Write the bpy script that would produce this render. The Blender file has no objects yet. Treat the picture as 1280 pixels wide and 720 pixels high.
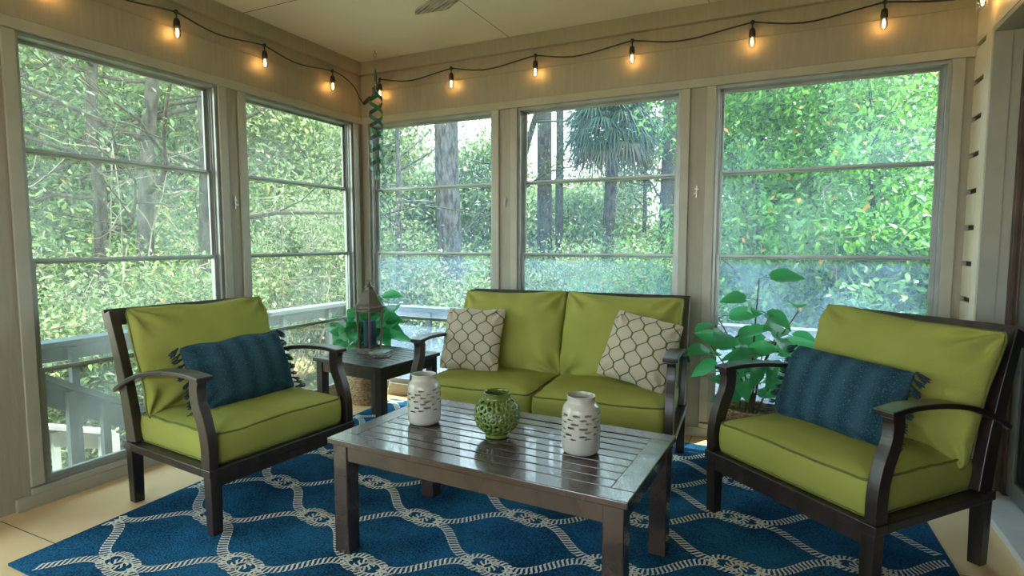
import bpy, math, random
import numpy as np
from mathutils import Vector, Matrix, noise

C = bpy.context.scene.collection
sc = bpy.context.scene
PI = math.pi

# ------------------------------------------------------------------ camera, sky, sun, exposure
cam_d = bpy.data.cameras.new('camera')
cam_d.lens = 20.035
cam_d.sensor_width = 36.0
cam_d.clip_start = 0.05
cam_d.clip_end = 300
cam = bpy.data.objects.new('camera', cam_d)
C.objects.link(cam)
cam.location = (2.8753, -3.4199, 1.1336)
cam.rotation_euler = (PI / 2 - 0.08063, 0, 0.44566)
sc.camera = cam

sc.view_settings.view_transform = 'Standard'
sc.view_settings.look = 'None'
sc.view_settings.gamma = 1.0
sc.view_settings.use_curve_mapping = False
sc.view_settings.exposure = 0.82
sc.cycles.use_denoising = True
sc.cycles.max_bounces = 10
sc.cycles.diffuse_bounces = 5
sc.cycles.glossy_bounces = 4
sc.cycles.transmission_bounces = 6
sc.cycles.transparent_max_bounces = 24
sc.cycles.caustics_reflective = False
sc.cycles.caustics_refractive = False
sc.cycles.sample_clamp_indirect = 6.0

world = bpy.data.worlds.new('world')
sc.world = world
world.use_nodes = True
wn = world.node_tree.nodes
wl = world.node_tree.links
wn.clear()
w_out = wn.new('ShaderNodeOutputWorld')
w_bg = wn.new('ShaderNodeBackground')
w_tc = wn.new('ShaderNodeTexCoord')
w_sep = wn.new('ShaderNodeSeparateXYZ')
w_ramp = wn.new('ShaderNodeValToRGB')
wl.new(w_tc.outputs['Generated'], w_sep.inputs[0])
wl.new(w_sep.outputs['Z'], w_ramp.inputs[0])
w_ramp.color_ramp.elements[0].position = 0.0
w_ramp.color_ramp.elements[0].color = (0.87, 0.93, 0.96, 1)
w_ramp.color_ramp.elements[1].position = 0.7
w_ramp.color_ramp.elements[1].color = (0.62, 0.80, 1.0, 1)
wl.new(w_ramp.outputs[0], w_bg.inputs['Color'])
w_bg.inputs['Strength'].default_value = 5.2
wl.new(w_bg.outputs[0], w_out.inputs[0])

sun_d = bpy.data.lights.new('sun', 'SUN')
sun_d.energy = 12.0
sun_d.angle = math.radians(1.0)
sun_d.color = (1.0, 0.94, 0.82)
sun = bpy.data.objects.new('sun', sun_d)
C.objects.link(sun)
# the sun stands high beyond the back wall, a little to the right
sun.rotation_euler = Vector((-0.28, -0.52, -0.95)).to_track_quat('-Z', 'Y').to_euler()


# ------------------------------------------------------------------ materials
def mat(name):
    m = bpy.data.materials.new(name)
    m.use_nodes = True
    nt = m.node_tree
    nt.nodes.clear()
    o = nt.nodes.new('ShaderNodeOutputMaterial')
    return m, nt, o


def N(nt, kind, **kw):
    n = nt.nodes.new(kind)
    for k, v in kw.items():
        if k.startswith('i_'):
            n.inputs[k[2:].replace('_', ' ')].default_value = v
        else:
            setattr(n, k, v)
    return n


def coords(nt, scale=(1, 1, 1), src='Object', rot=(0, 0, 0)):
    tc = N(nt, 'ShaderNodeTexCoord')
    mp = N(nt, 'ShaderNodeMapping')
    mp.inputs['Scale'].default_value = scale
    mp.inputs['Rotation'].default_value = rot
    nt.links.new(tc.outputs[src], mp.inputs[0])
    return mp.outputs[0]


def pbr(name, c1, c2=None, scale=5.0, rough=0.6, metal=0.0, bump=0.0, bscale=60.0, stretch=(1, 1, 1),
        spec=0.5, detail=4.0, src='Object', ramp=(0.35, 0.65), rough2=None, sheen=0.0, bstretch=None, coat=0.0):
    m, nt, o = mat(name)
    b = N(nt, 'ShaderNodeBsdfPrincipled')
    b.inputs['Roughness'].default_value = rough
    b.inputs['Metallic'].default_value = metal
    b.inputs['Specular IOR Level'].default_value = spec
    b.inputs['Sheen Weight'].default_value = sheen
    b.inputs['Coat Weight'].default_value = coat
    nt.links.new(b.outputs[0], o.inputs[0])
    co = coords(nt, stretch, src)
    nz = N(nt, 'ShaderNodeTexNoise')
    nz.inputs['Scale'].default_value = scale
    nz.inputs['Detail'].default_value = detail
    nt.links.new(co, nz.inputs['Vector'])
    cr = N(nt, 'ShaderNodeValToRGB')
    cr.color_ramp.elements[0].position = ramp[0]
    cr.color_ramp.elements[1].position = ramp[1]
    cr.color_ramp.elements[0].color = (*c1, 1)
    cr.color_ramp.elements[1].color = (*(c2 or c1), 1)
    nt.links.new(nz.outputs['Fac'], cr.inputs[0])
    nt.links.new(cr.outputs[0], b.inputs['Base Color'])
    if rough2 is not None:
        mr = N(nt, 'ShaderNodeMapRange')
        mr.inputs['To Min'].default_value = rough
        mr.inputs['To Max'].default_value = rough2
        nt.links.new(nz.outputs['Fac'], mr.inputs['Value'])
        nt.links.new(mr.outputs[0], b.inputs['Roughness'])
    if bump:
        co2 = coords(nt, bstretch or stretch, src)
        n2 = N(nt, 'ShaderNodeTexNoise')
        n2.inputs['Scale'].default_value = bscale
        n2.inputs['Detail'].default_value = 3
        nt.links.new(co2, n2.inputs['Vector'])
        bp = N(nt, 'ShaderNodeBump')
        bp.inputs['Strength'].default_value = bump
        bp.inputs['Distance'].default_value = 0.004
        nt.links.new(n2.outputs['Fac'], bp.inputs['Height'])
        nt.links.new(bp.outputs[0], b.inputs['Normal'])
    return m


M = {}
M['wall'] = pbr('painted_panel', (0.305, 0.283, 0.215), (0.345, 0.322, 0.248), 9, 0.5, bump=0.22, bscale=26,
                stretch=(6, 6, 0.6), ramp=(0.3, 0.7))
M['casing'] = pbr('painted_casing', (0.36, 0.355, 0.285), (0.41, 0.40, 0.325), 6, 0.42, bump=0.12, bscale=30)
M['ceiling'] = pbr('painted_ceiling', (0.70, 0.69, 0.61), (0.75, 0.74, 0.66), 2.2, 0.7, bump=0.15, bscale=120)
M['seam'] = pbr('dark_seam', (0.12, 0.09, 0.06), rough=0.9)
M['white_paint'] = pbr('white_paint', (0.62, 0.62, 0.58), (0.74, 0.74, 0.70), 5, 0.4, bump=0.1)
M['siding'] = pbr('cream_siding', (0.66, 0.60, 0.46), (0.70, 0.64, 0.50), 6, 0.5)
M['alum'] = pbr('grey_aluminium', (0.30, 0.33, 0.31), (0.38, 0.41, 0.39), 8, 0.38, metal=0.35)
M['alum_dark'] = pbr('dark_aluminium', (0.10, 0.105, 0.09), (0.15, 0.15, 0.13), 8, 0.4, metal=0.3)
M['bronze'] = pbr('bronze_frame', (0.06, 0.04, 0.025), (0.10, 0.07, 0.045), 10, 0.4, metal=0.4)
M['floor'] = pbr('painted_floor', (0.70, 0.47, 0.23), (0.80, 0.56, 0.30), 2.5, 0.38, bump=0.1, bscale=18, rough2=0.55)
M['wood'] = pbr('espresso_wood', (0.013, 0.009, 0.007), (0.034, 0.024, 0.019), 4, 0.30, bump=0.2, bscale=22,
                stretch=(6, 1, 1), rough2=0.40, spec=0.6)
M['wood_top'] = pbr('walnut_table_paint', (0.035, 0.022, 0.016), (0.065, 0.043, 0.033), 5, 0.20, bump=0.06, bscale=30,
                    stretch=(1, 7, 1), rough2=0.30, spec=0.9, coat=0.35)
M['green'] = pbr('green_cushion', (0.285, 0.305, 0.064), (0.335, 0.35, 0.082), 3, 0.9, bump=0.35, bscale=320, spec=0.2)
M['piping'] = pbr('green_piping', (0.10, 0.125, 0.02), (0.13, 0.16, 0.03), 20, 0.8)
M['black'] = pbr('black_rubber_gap_shade', (0.012, 0.011, 0.010), rough=0.45)
M['tassel'] = pbr('navy_tassel', (0.010, 0.028, 0.045), (0.016, 0.04, 0.06), 40, 0.9)
M['jar'] = pbr('grey_white_ceramic', (0.43, 0.42, 0.36), (0.50, 0.485, 0.42), 5, 0.22, bump=0.05, coat=0.3)
M['vase'] = pbr('green_ceramic', (0.085, 0.135, 0.020), (0.14, 0.20, 0.035), 9, 0.18, coat=0.4)
M['lantern'] = pbr('grey_brown_wood', (0.09, 0.075, 0.06), (0.16, 0.135, 0.11), 14, 0.5, bump=0.3, stretch=(3, 3, .6))
M['lantern_roof'] = pbr('tarnished_metal', (0.09, 0.075, 0.06), (0.16, 0.135, 0.11), 12, 0.36, metal=0.6)
M['candle'] = pbr('navy_candle', (0.02, 0.05, 0.14), rough=0.5)
M['basket'] = pbr('woven_seagrass', (0.24, 0.14, 0.07), (0.64, 0.45, 0.25), 60, 0.75, stretch=(1, 1, 2.2), bump=0.5)
M['soil'] = pbr('potting_moss', (0.06, 0.04, 0.025), (0.12, 0.09, 0.05), 40, 0.95)
M['pot'] = pbr('cream_pot', (0.55, 0.46, 0.33), (0.66, 0.57, 0.42), 20, 0.6)
M['stem'] = pbr('brown_stem', (0.08, 0.05, 0.03), (0.13, 0.09, 0.05), 20, 0.8)
M['metal'] = pbr('zinc_hook', (0.35, 0.34, 0.31), rough=0.35, metal=0.8)
M['helix_green'] = pbr('green_spiral', (0.01, 0.10, 0.03), (0.02, 0.17, 0.05), 10, 0.35)
M['helix_teal'] = pbr('teal_spiral', (0.01, 0.09, 0.10), (0.02, 0.15, 0.16), 10, 0.35)
M['blade'] = pbr('weathered_blade', (0.10, 0.085, 0.065), (0.42, 0.37, 0.30), 5, 0.6, stretch=(1.2, 16, 1),
                 detail=6, ramp=(0.4, 0.62))
M['rail'] = pbr('grey_painted_rail', (0.10, 0.125, 0.135), (0.14, 0.165, 0.175), 5, 0.8, spec=0.1)
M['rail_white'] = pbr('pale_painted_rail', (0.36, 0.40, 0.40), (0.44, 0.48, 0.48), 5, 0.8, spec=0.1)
M['coaster'] = pbr('green_stone', (0.06, 0.20, 0.14), (0.40, 0.50, 0.42), 60, 0.3)
M['coaster_dark'] = pbr('grey_stone', (0.07, 0.07, 0.065), (0.30, 0.29, 0.27), 60, 0.4)
M['bark'] = pbr('bark', (0.028, 0.023, 0.018), (0.095, 0.08, 0.066), 6, 0.95, bump=1.0, bscale=9, stretch=(3, 3, 1), spec=0.1)
M['bark_grey'] = pbr('grey_bark', (0.05, 0.043, 0.04), (0.17, 0.15, 0.14), 6, 0.95, bump=1.0, bscale=9, stretch=(3, 3, 1), spec=0.1)
M['twig'] = pbr('pale_twig', (0.20, 0.17, 0.13), (0.32, 0.27, 0.21), 8, 0.9, spec=0.1)
M['ground'] = pbr('leaf_litter', (0.42, 0.24, 0.13), (0.30, 0.27, 0.10), 1.2, 0.95, bump=0.6, bscale=12, detail=8, ramp=(.4, .6))
M['roof'] = pbr('shade_overhang_paint', (0.5, 0.48, 0.42), rough=0.8)  # for the overhang added to shade the windows
M['inner'] = pbr('inner_room_wall', (0.20, 0.21, 0.19), rough=0.8)
M['inner_floor'] = pbr('inner_room_floor', (0.26, 0.19, 0.10), rough=0.4)


def wrap_node_mat():
    """blue woven pillow: thin pale flecks and wide stripes"""
    m, nt, o = mat('blue_woven')
    b = N(nt, 'ShaderNodeBsdfPrincipled', i_Roughness=0.9)
    b.inputs['Specular IOR Level'].default_value = 0.15
    nt.links.new(b.outputs[0], o.inputs[0])
    co = coords(nt)
    wv = N(nt, 'ShaderNodeTexWave', wave_type='BANDS', bands_direction='X')
    wv.inputs['Scale'].default_value = 3.2
    wv.inputs['Distortion'].default_value = 0.6
    nt.links.new(co, wv.inputs['Vector'])
    nz = N(nt, 'ShaderNodeTexNoise')
    nz.inputs['Scale'].default_value = 240
    nt.links.new(co, nz.inputs['Vector'])
    r1 = N(nt, 'ShaderNodeValToRGB')
    r1.color_ramp.elements[0].color = (0.016, 0.050, 0.075, 1)
    r1.color_ramp.elements[1].color = (0.030, 0.082, 0.115, 1)
    nt.links.new(wv.outputs['Fac'], r1.inputs[0])
    r2 = N(nt, 'ShaderNodeValToRGB')
    r2.color_ramp.elements[0].position = 0.60
    r2.color_ramp.elements[1].position = 0.70
    nt.links.new(nz.outputs['Fac'], r2.inputs[0])
    mx = N(nt, 'ShaderNodeMixRGB')
    mx.inputs[2].default_value = (0.09, 0.19, 0.25, 1)
    nt.links.new(r2.outputs[0], mx.inputs[0])
    nt.links.new(r1.outputs[0], mx.inputs[1])
    nt.links.new(mx.outputs[0], b.inputs['Base Color'])
    bp = N(nt, 'ShaderNodeBump', i_Strength=0.5, i_Distance=0.003)
    nt.links.new(nz.outputs['Fac'], bp.inputs['Height'])
    nt.links.new(bp.outputs[0], b.inputs['Normal'])
    return m


def ogee_mat():
    """beige pillow cloth with a green ogee lattice, in the pillow's own plane"""
    m, nt, o = mat('beige_ogee_cloth')
    b = N(nt, 'ShaderNodeBsdfPrincipled', i_Roughness=0.85)
    b.inputs['Sheen Weight'].default_value = 0.2
    nt.links.new(b.outputs[0], o.inputs[0])
    tc = N(nt, 'ShaderNodeTexCoord')
    sp = N(nt, 'ShaderNodeSeparateXYZ')
    nt.links.new(tc.outputs['Object'], sp.inputs[0])

    def mth(op, a, bb=None, c=None):
        n = N(nt, 'ShaderNodeMath', operation=op)
        for i, v in enumerate((a, bb, c)):
            if v is None:
                continue
            if isinstance(v, (int, float)):
                n.inputs[i].default_value = v
            else:
                nt.links.new(v, n.inputs[i])
        return n.outputs[0]
    P, Q = 0.088, 0.112
    x, y = sp.outputs['X'], sp.outputs['Y']
    ph = mth('MULTIPLY', y, 2 * PI / Q)
    cs = mth('COSINE', ph)
    # squarer wave: the curves run side by side for a moment before they part
    cs = mth('MULTIPLY', cs, 1.18)
    cs = mth('MINIMUM', cs, 0.95)
    cs = mth('MAXIMUM', cs, -0.95)
    t = mth('MULTIPLY', mth('SUBTRACT', 1.0, cs), P / 4)
    xr = mth('ROUND', mth('DIVIDE', x, P))
    xm = mth('ABSOLUTE', mth('SUBTRACT', x, mth('MULTIPLY', xr, P)))
    d = mth('ABSOLUTE', mth('SUBTRACT', xm, t))
    sn = mth('ABSOLUTE', mth('SINE', ph))
    d = mth('DIVIDE', d, mth('ADD', 1.0, mth('MULTIPLY', sn, 0.55)))
    line = mth('LESS_THAN', d, 0.0032)
    nz = N(nt, 'ShaderNodeTexNoise')
    nz.inputs['Scale'].default_value = 260
    nt.links.new(tc.outputs['Object'], nz.inputs['Vector'])
    r = N(nt, 'ShaderNodeValToRGB')
    r.color_ramp.elements[0].color = (0.38, 0.33, 0.24, 1)
    r.color_ramp.elements[1].color = (0.54, 0.48, 0.36, 1)
    nt.links.new(nz.outputs['Fac'], r.inputs[0])
    mx = N(nt, 'ShaderNodeMixRGB')
    mx.inputs[2].default_value = (0.085, 0.105, 0.03, 1)
    nt.links.new(line, mx.inputs[0])
    nt.links.new(r.outputs[0], mx.inputs[1])
    nt.links.new(mx.outputs[0], b.inputs['Base Color'])
    bp = N(nt, 'ShaderNodeBump', i_Strength=0.3, i_Distance=0.002)
    nt.links.new(nz.outputs['Fac'], bp.inputs['Height'])
    nt.links.new(bp.outputs[0], b.inputs['Normal'])
    return m


def leaf_mat(name, c1, c2, c3=None, trans=0.45, rough=0.5, amount3=0.06):
    """leaves: every leaf its own tone, light passes through"""
    m, nt, o = mat(name)
    g = N(nt, 'ShaderNodeNewGeometry')
    cr = N(nt, 'ShaderNodeValToRGB')
    cr.color_ramp.elements[0].color = (*c1, 1)
    cr.color_ramp.elements[1].color = (*c2, 1)
    cr.color_ramp.elements[1].position = 0.93 - amount3 if c3 else 1.0
    if c3:
        e = cr.color_ramp.elements.new(1.0 - amount3)
        e.color = (*c2, 1)
        e = cr.color_ramp.elements.new(1.0 - amount3 * .8)
        e.color = (*c3, 1)
    nt.links.new(g.outputs['Random Per Island'], cr.inputs[0])
    b = N(nt, 'ShaderNodeBsdfPrincipled', i_Roughness=rough)
    t = N(nt, 'ShaderNodeBsdfTranslucent')
    nt.links.new(cr.outputs[0], b.inputs['Base Color'])
    nt.links.new(cr.outputs[0], t.inputs['Color'])
    mx = N(nt, 'ShaderNodeMixShader')
    mx.inputs[0].default_value = trans
    nt.links.new(b.outputs[0], mx.inputs[1])
    nt.links.new(t.outputs[0], mx.inputs[2])
    nt.links.new(mx.outputs[0], o.inputs[0])
    return m


def pane_mat(name, haze, speck, tint=(0.90, 0.97, 0.96), hazec=(0.42, 0.62, 0.92)):
    """clear vinyl with a film of dust: mostly see-through, a little scattering, a thin reflection"""
    m, nt, o = mat(name)
    tr = N(nt, 'ShaderNodeBsdfTransparent')
    tr.inputs[0].default_value = (*tint, 1)
    tl = N(nt, 'ShaderNodeBsdfTranslucent')
    tl.inputs[0].default_value = (*hazec, 1)
    gl = N(nt, 'ShaderNodeBsdfGlossy')
    gl.inputs['Roughness'].default_value = 0.04
    co = coords(nt)
    n1 = N(nt, 'ShaderNodeTexNoise')
    n1.inputs['Scale'].default_value = 2.6
    n1.inputs['Detail'].default_value = 3
    n2 = N(nt, 'ShaderNodeTexNoise')
    n2.inputs['Scale'].default_value = 160
    nt.links.new(co, n1.inputs['Vector'])
    nt.links.new(co, n2.inputs['Vector'])
    m1 = N(nt, 'ShaderNodeMapRange')
    m1.inputs['From Min'].default_value = 0.35
    m1.inputs['From Max'].default_value = 0.68
    m1.inputs['To Min'].default_value = haze * 0.45
    m1.inputs['To Max'].default_value = haze * 1.55
    nt.links.new(n1.outputs['Fac'], m1.inputs['Value'])
    m2 = N(nt, 'ShaderNodeMapRange')
    m2.inputs['From Min'].default_value = 0.56
    m2.inputs['From Max'].default_value = 0.70
    m2.inputs['To Min'].default_value = 0.0
    m2.inputs['To Max'].default_value = speck
    nt.links.new(n2.outputs['Fac'], m2.inputs['Value'])
    ad = N(nt, 'ShaderNodeMath', operation='ADD')
    ad.use_clamp = True
    nt.links.new(m1.outputs[0], ad.inputs[0])
    nt.links.new(m2.outputs[0], ad.inputs[1])
    mx = N(nt, 'ShaderNodeMixShader')
    nt.links.new(ad.outputs[0], mx.inputs[0])
    nt.links.new(tr.outputs[0], mx.inputs[1])
    nt.links.new(tl.outputs[0], mx.inputs[2])
    fr = N(nt, 'ShaderNodeFresnel')
    fr.inputs[0].default_value = 1.12
    mx2 = N(nt, 'ShaderNodeMixShader')
    nt.links.new(fr.outputs[0], mx2.inputs[0])
    nt.links.new(mx.outputs[0], mx2.inputs[1])
    nt.links.new(gl.outputs[0], mx2.inputs[2])
    nt.links.new(mx2.outputs[0], o.inputs[0])
    return m


def glass_mat(name, tint=(0.9, 0.95, 0.93), ior=1.45):
    m, nt, o = mat(name)
    tr = N(nt, 'ShaderNodeBsdfTransparent')
    tr.inputs[0].default_value = (*tint, 1)
    gl = N(nt, 'ShaderNodeBsdfGlossy')
    gl.inputs['Roughness'].default_value = 0.01
    fr = N(nt, 'ShaderNodeFresnel')
    fr.inputs[0].default_value = ior
    mx = N(nt, 'ShaderNodeMixShader')
    nt.links.new(fr.outputs[0], mx.inputs[0])
    nt.links.new(tr.outputs[0], mx.inputs[1])
    nt.links.new(gl.outputs[0], mx.inputs[2])
    nt.links.new(mx.outputs[0], o.inputs[0])
    return m


def emit_mat(name, c, s):
    m, nt, o = mat(name)
    e = N(nt, 'ShaderNodeEmission')
    e.inputs[0].default_value = (*c, 1)
    e.inputs[1].default_value = s
    nt.links.new(e.outputs[0], o.inputs[0])
    return m


def rug_mat():
    m, nt, o = mat('blue_rug_pile')
    b = N(nt, 'ShaderNodeBsdfPrincipled', i_Roughness=0.95)
    b.inputs['Specular IOR Level'].default_value = 0.1
    nt.links.new(b.outputs[0], o.inputs[0])
    co = coords(nt)
    n1 = N(nt, 'ShaderNodeTexNoise')
    n1.inputs['Scale'].default_value = 3.0
    n1.inputs['Detail'].default_value = 5
    n2 = N(nt, 'ShaderNodeTexNoise')
    n2.inputs['Scale'].default_value = 140
    n2.inputs['Detail'].default_value = 2
    nt.links.new(co, n1.inputs['Vector'])
    nt.links.new(co, n2.inputs['Vector'])
    ad = N(nt, 'ShaderNodeMixRGB')
    ad.inputs[0].default_value = 0.55
    nt.links.new(n1.outputs['Fac'], ad.inputs[1])
    nt.links.new(n2.outputs['Fac'], ad.inputs[2])
    cr = N(nt, 'ShaderNodeValToRGB')
    cr.color_ramp.elements[0].position = 0.40
    cr.color_ramp.elements[1].position = 0.60
    cr.color_ramp.elements[0].color = (0.003, 0.032, 0.080, 1)
    cr.color_ramp.elements[1].color = (0.018, 0.128, 0.255, 1)
    nt.links.new(ad.outputs[0], cr.inputs[0])
    nt.links.new(cr.outputs[0], b.inputs['Base Color'])
    bp = N(nt, 'ShaderNodeBump', i_Strength=0.9, i_Distance=0.006)
    nt.links.new(n2.outputs['Fac'], bp.inputs['Height'])
    nt.links.new(bp.outputs[0], b.inputs['Normal'])
    return m


M['blue'] = wrap_node_mat()
M['ogee'] = ogee_mat()
M['rug'] = rug_mat()
M['rope'] = pbr('ivory_rug_yarn', (0.62, 0.62, 0.54), (0.80, 0.79, 0.72), 90, 0.95, bump=0.6, bscale=200)
M['pane_top'] = pane_mat('vinyl_upper', 0.09, 0.12)
M['pane_mid'] = pane_mat('vinyl_middle', 0.06, 0.08)
M['pane_low'] = pane_mat('vinyl_lower', 0.13, 0.20)
M['pane_bottom'] = pane_mat('vinyl_bottom', 0.12, 0.12)
M['pane_left'] = pane_mat('vinyl_side', 0.065, 0.05, (0.90, 0.96, 0.92), (0.62, 0.76, 0.74))
M['glass'] = glass_mat('clear_glass')
M['door_glass'] = glass_mat('door_glass', (0.75, 0.85, 0.82), 1.6)
M['filament'] = emit_mat('filament', (1.0, 0.50, 0.15), 45)
M['plant_leaf'] = leaf_mat('pothos_leaf', (0.03, 0.28, 0.08), (0.10, 0.50, 0.20), trans=0.55, rough=0.3)


# ------------------------------------------------------------------ mesh helpers
class MB:
    def __init__(s):
        s.v = []
        s.f = []
        s.m = []

    def add(s, verts, faces, mi=0):
        o = len(s.v)
        s.v += [tuple(p) for p in verts]
        s.f += [tuple(i + o for i in f) for f in faces]
        s.m += [mi] * len(faces)

    def box(s, x0, x1, y0, y1, z0, z1, mi=0, T=None):
        vs = [(x, y, z) for z in (z0, z1) for y in (y0, y1) for x in (x0, x1)]
        if T is not None:
            vs = [tuple(T @ Vector(p)) for p in vs]
        s.add(vs, [(0, 2, 3, 1), (4, 5, 7, 6), (0, 1, 5, 4), (2, 6, 7, 3), (0, 4, 6, 2), (1, 3, 7, 5)], mi)

    def tube(s, pts, r, n=8, mi=0, cap=True, closed=False):
        pts = [Vector(p) for p in pts]
        k = len(pts)
        rr = r if isinstance(r, (list, tuple)) else [r] * k
        vs = []
        up = None
        for i, p in enumerate(pts):
            if closed:
                d = pts[(i + 1) % k] - pts[(i - 1) % k]
            else:
                d = pts[min(i + 1, k - 1)] - pts[max(i - 1, 0)]
            if d.length < 1e-9:
                d = Vector((0, 0, 1))
            d.normalize()
            if up is None:
                a = Vector((0, 0, 1)) if abs(d.z) < .9 else Vector((1, 0, 0))
                up = (a - d * a.dot(d)).normalized()
            else:
                q = up - d * up.dot(d)
                up = q.normalized() if q.length > 1e-6 else up
            sd = d.cross(up)
            for j in range(n):
                a = 2 * PI * j / n
                vs.append(p + (up * math.cos(a) + sd * math.sin(a)) * rr[i])
        fs = []
        for i in range(k if closed else k - 1):
            a, b = i * n, ((i + 1) % k) * n
            for j in range(n):
                fs.append((a + j, a + (j + 1) % n, b + (j + 1) % n, b + j))
        if cap and not closed:
            fs.append(tuple(range(n - 1, -1, -1)))
            fs.append(tuple((k - 1) * n + j for j in range(n)))
        s.add(vs, fs, mi)

    def lathe(s, prof, c=(0, 0, 0), n=32, mi=0, cap=True):
        vs = []
        for r, z in prof:
            for j in range(n):
                a = 2 * PI * j / n
                vs.append((c[0] + r * math.cos(a), c[1] + r * math.sin(a), c[2] + z))
        fs = []
        for i in range(len(prof) - 1):
            for j in range(n):
                fs.append((i * n + j, i * n + (j + 1) % n, (i + 1) * n + (j + 1) % n, (i + 1) * n + j))
        if cap:
            fs.append(tuple(range(n - 1, -1, -1)))
            fs.append(tuple((len(prof) - 1) * n + j for j in range(n)))
        s.add(vs, fs, mi)

    def strip(s, profile, x0, x1, mi=0):
        """closed profile of (y, z) points extruded from x0 to x1"""
        n = len(profile)
        vs = [(x0, y, z) for y, z in profile] + [(x1, y, z) for y, z in profile]
        fs = [(i, (i + 1) % n, n + (i + 1) % n, n + i) for i in range(n)]
        fs += [tuple(range(n - 1, -1, -1)), tuple(range(n, 2 * n))]
        s.add(vs, fs, mi)

    def build(s, name, mats, parent=None, smooth=False, bevel=0.0, subsurf=0):
        me = bpy.data.meshes.new(name)
        me.from_pydata(s.v, [], s.f)
        me.update()
        if not isinstance(mats, (list, tuple)):
            mats = [mats]
        for mm in mats:
            me.materials.append(mm)
        if len(mats) > 1:
            me.polygons.foreach_set('material_index', s.m)
        if smooth:
            me.polygons.foreach_set('use_smooth', [True] * len(me.polygons))
        o = bpy.data.objects.new(name, me)
        C.objects.link(o)
        if parent is not None:
            o.parent = parent
        if bevel:
            b = o.modifiers.new('bevel', 'BEVEL')
            b.width = bevel
            b.segments = 2
            b.limit_method = 'ANGLE'
            b.angle_limit = math.radians(40)
        if subsurf:
            b = o.modifiers.new('subsurf', 'SUBSURF')
            b.levels = subsurf
            b.render_levels = subsurf
        return o


def plank_path(pts, w):
    """closed (y, z) outline of a plank of thickness w following the (y, z) centreline pts"""
    a, b = [], []
    for i, p in enumerate(pts):
        q0 = pts[max(i - 1, 0)]
        q1 = pts[min(i + 1, len(pts) - 1)]
        d = Vector((q1[0] - q0[0], q1[1] - q0[1])).normalized()
        ww = w[i] if isinstance(w, (list, tuple)) else w
        a.append((p[0] - d.y * ww / 2, p[1] + d.x * ww / 2))
        b.append((p[0] + d.y * ww / 2, p[1] - d.x * ww / 2))
    return a + b[::-1]


def strip_quads(mb, pts, w, x0, x1):
    """the same plank as quads (so bends shade well)"""
    o = plank_path(pts, w)
    n = len(pts)
    a, b = o[:n], o[n:][::-1]
    vs = []
    for i in range(n):
        vs += [(x0, *a[i]), (x1, *a[i]), (x1, *b[i]), (x0, *b[i])]
    fs = []
    for i in range(n - 1):
        for j in range(4):
            fs.append((4 * i + j, 4 * i + (j + 1) % 4, 4 * i + 4 + (j + 1) % 4, 4 * i + 4 + j))
    fs += [(3, 2, 1, 0), (4 * n - 4, 4 * n - 3, 4 * n - 2, 4 * n - 1)]
    mb.add(vs, fs)


def smooth_path(pts, k=6):
    """Catmull-Rom through points of any dimension"""
    P = [np.array(p, float) for p in pts]
    P = [2 * P[0] - P[1]] + P + [2 * P[-1] - P[-2]]
    out = []
    for i in range(1, len(P) - 2):
        for j in range(k):
            t = j / k
            out.append(tuple(0.5 * ((2 * P[i]) + (-P[i - 1] + P[i + 1]) * t + (2 * P[i - 1] - 5 * P[i] + 4 * P[i + 1] - P[i + 2]) * t * t
                                    + (-P[i - 1] + 3 * P[i] - 3 * P[i + 1] + P[i + 2]) * t ** 3)))
    out.append(tuple(P[-2]))
    return out


def tag(o, label=None, cat=None, group=None, kind=None):
    if label:
        o['label'] = label
    if cat:
        o['category'] = cat
    if group:
        o['group'] = group
    if kind:
        o['kind'] = kind
    return o


def empty(name, loc=(0, 0, 0), rz=0.0):
    o = bpy.data.objects.new(name, None)
    o.empty_display_size = 0.1
    o.location = loc
    o.rotation_euler = (0, 0, rz)
    C.objects.link(o)
    return o


def copy_tree(o, parent=None):
    c = o.copy()
    C.objects.link(c)
    c.parent = parent
    for ch in list(o.children):
        copy_tree(ch, c)
    return c


# ------------------------------------------------------------------ the room
XR, YF, HC = 3.67, -5.3, 2.44
ZT, ZD1, ZD2, ZD3, ZB = 1.986, 1.521, 1.050, 0.576, 0.0935
WL = [(3.62, 2.42), (2.116, 1.214), (1.015, 0.109)]             # left wall openings, distance from the corner (s)
WB = [(0.085, 1.088), (1.295, 2.302), (2.517, 3.552)]            # back wall openings


def wall_T(side):
    # wall frame: x = s along the wall, y = depth into the room, z up
    if side == 'left':
        return Matrix(((0, 1, 0, 0), (-1, 0, 0, 0), (0, 0, 1, 0), (0, 0, 0, 1)))
    return Matrix(((1, 0, 0, 0), (0, -1, 0, 0), (0, 0, 1, 0), (0, 0, 0, 1)))


def build_wall(side, openings, s_end):
    T = wall_T(side)
    mb = MB()
    t = 0.11
    z0, z1 = ZB - 0.02, ZT + 0.02
    op = sorted((min(a), max(a)) for a in openings)
    mb.box(-t if side == 'back' else 0, s_end, -t, 0, -0.02, z0, T=T)
    mb.box(-t if side == 'back' else 0, s_end, -t, 0, z1, HC, T=T)
    s = -t if side == 'back' else 0.0
    for a, b in op:
        mb.box(s, a - 0.02, -t, 0, z0, z1, T=T)
        s = b + 0.02
    mb.box(s, s_end, -t, 0, z0, z1, T=T)
    o = mb.build('wall_' + side, M['wall'])
    o['kind'] = 'structure'
    return o


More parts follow.
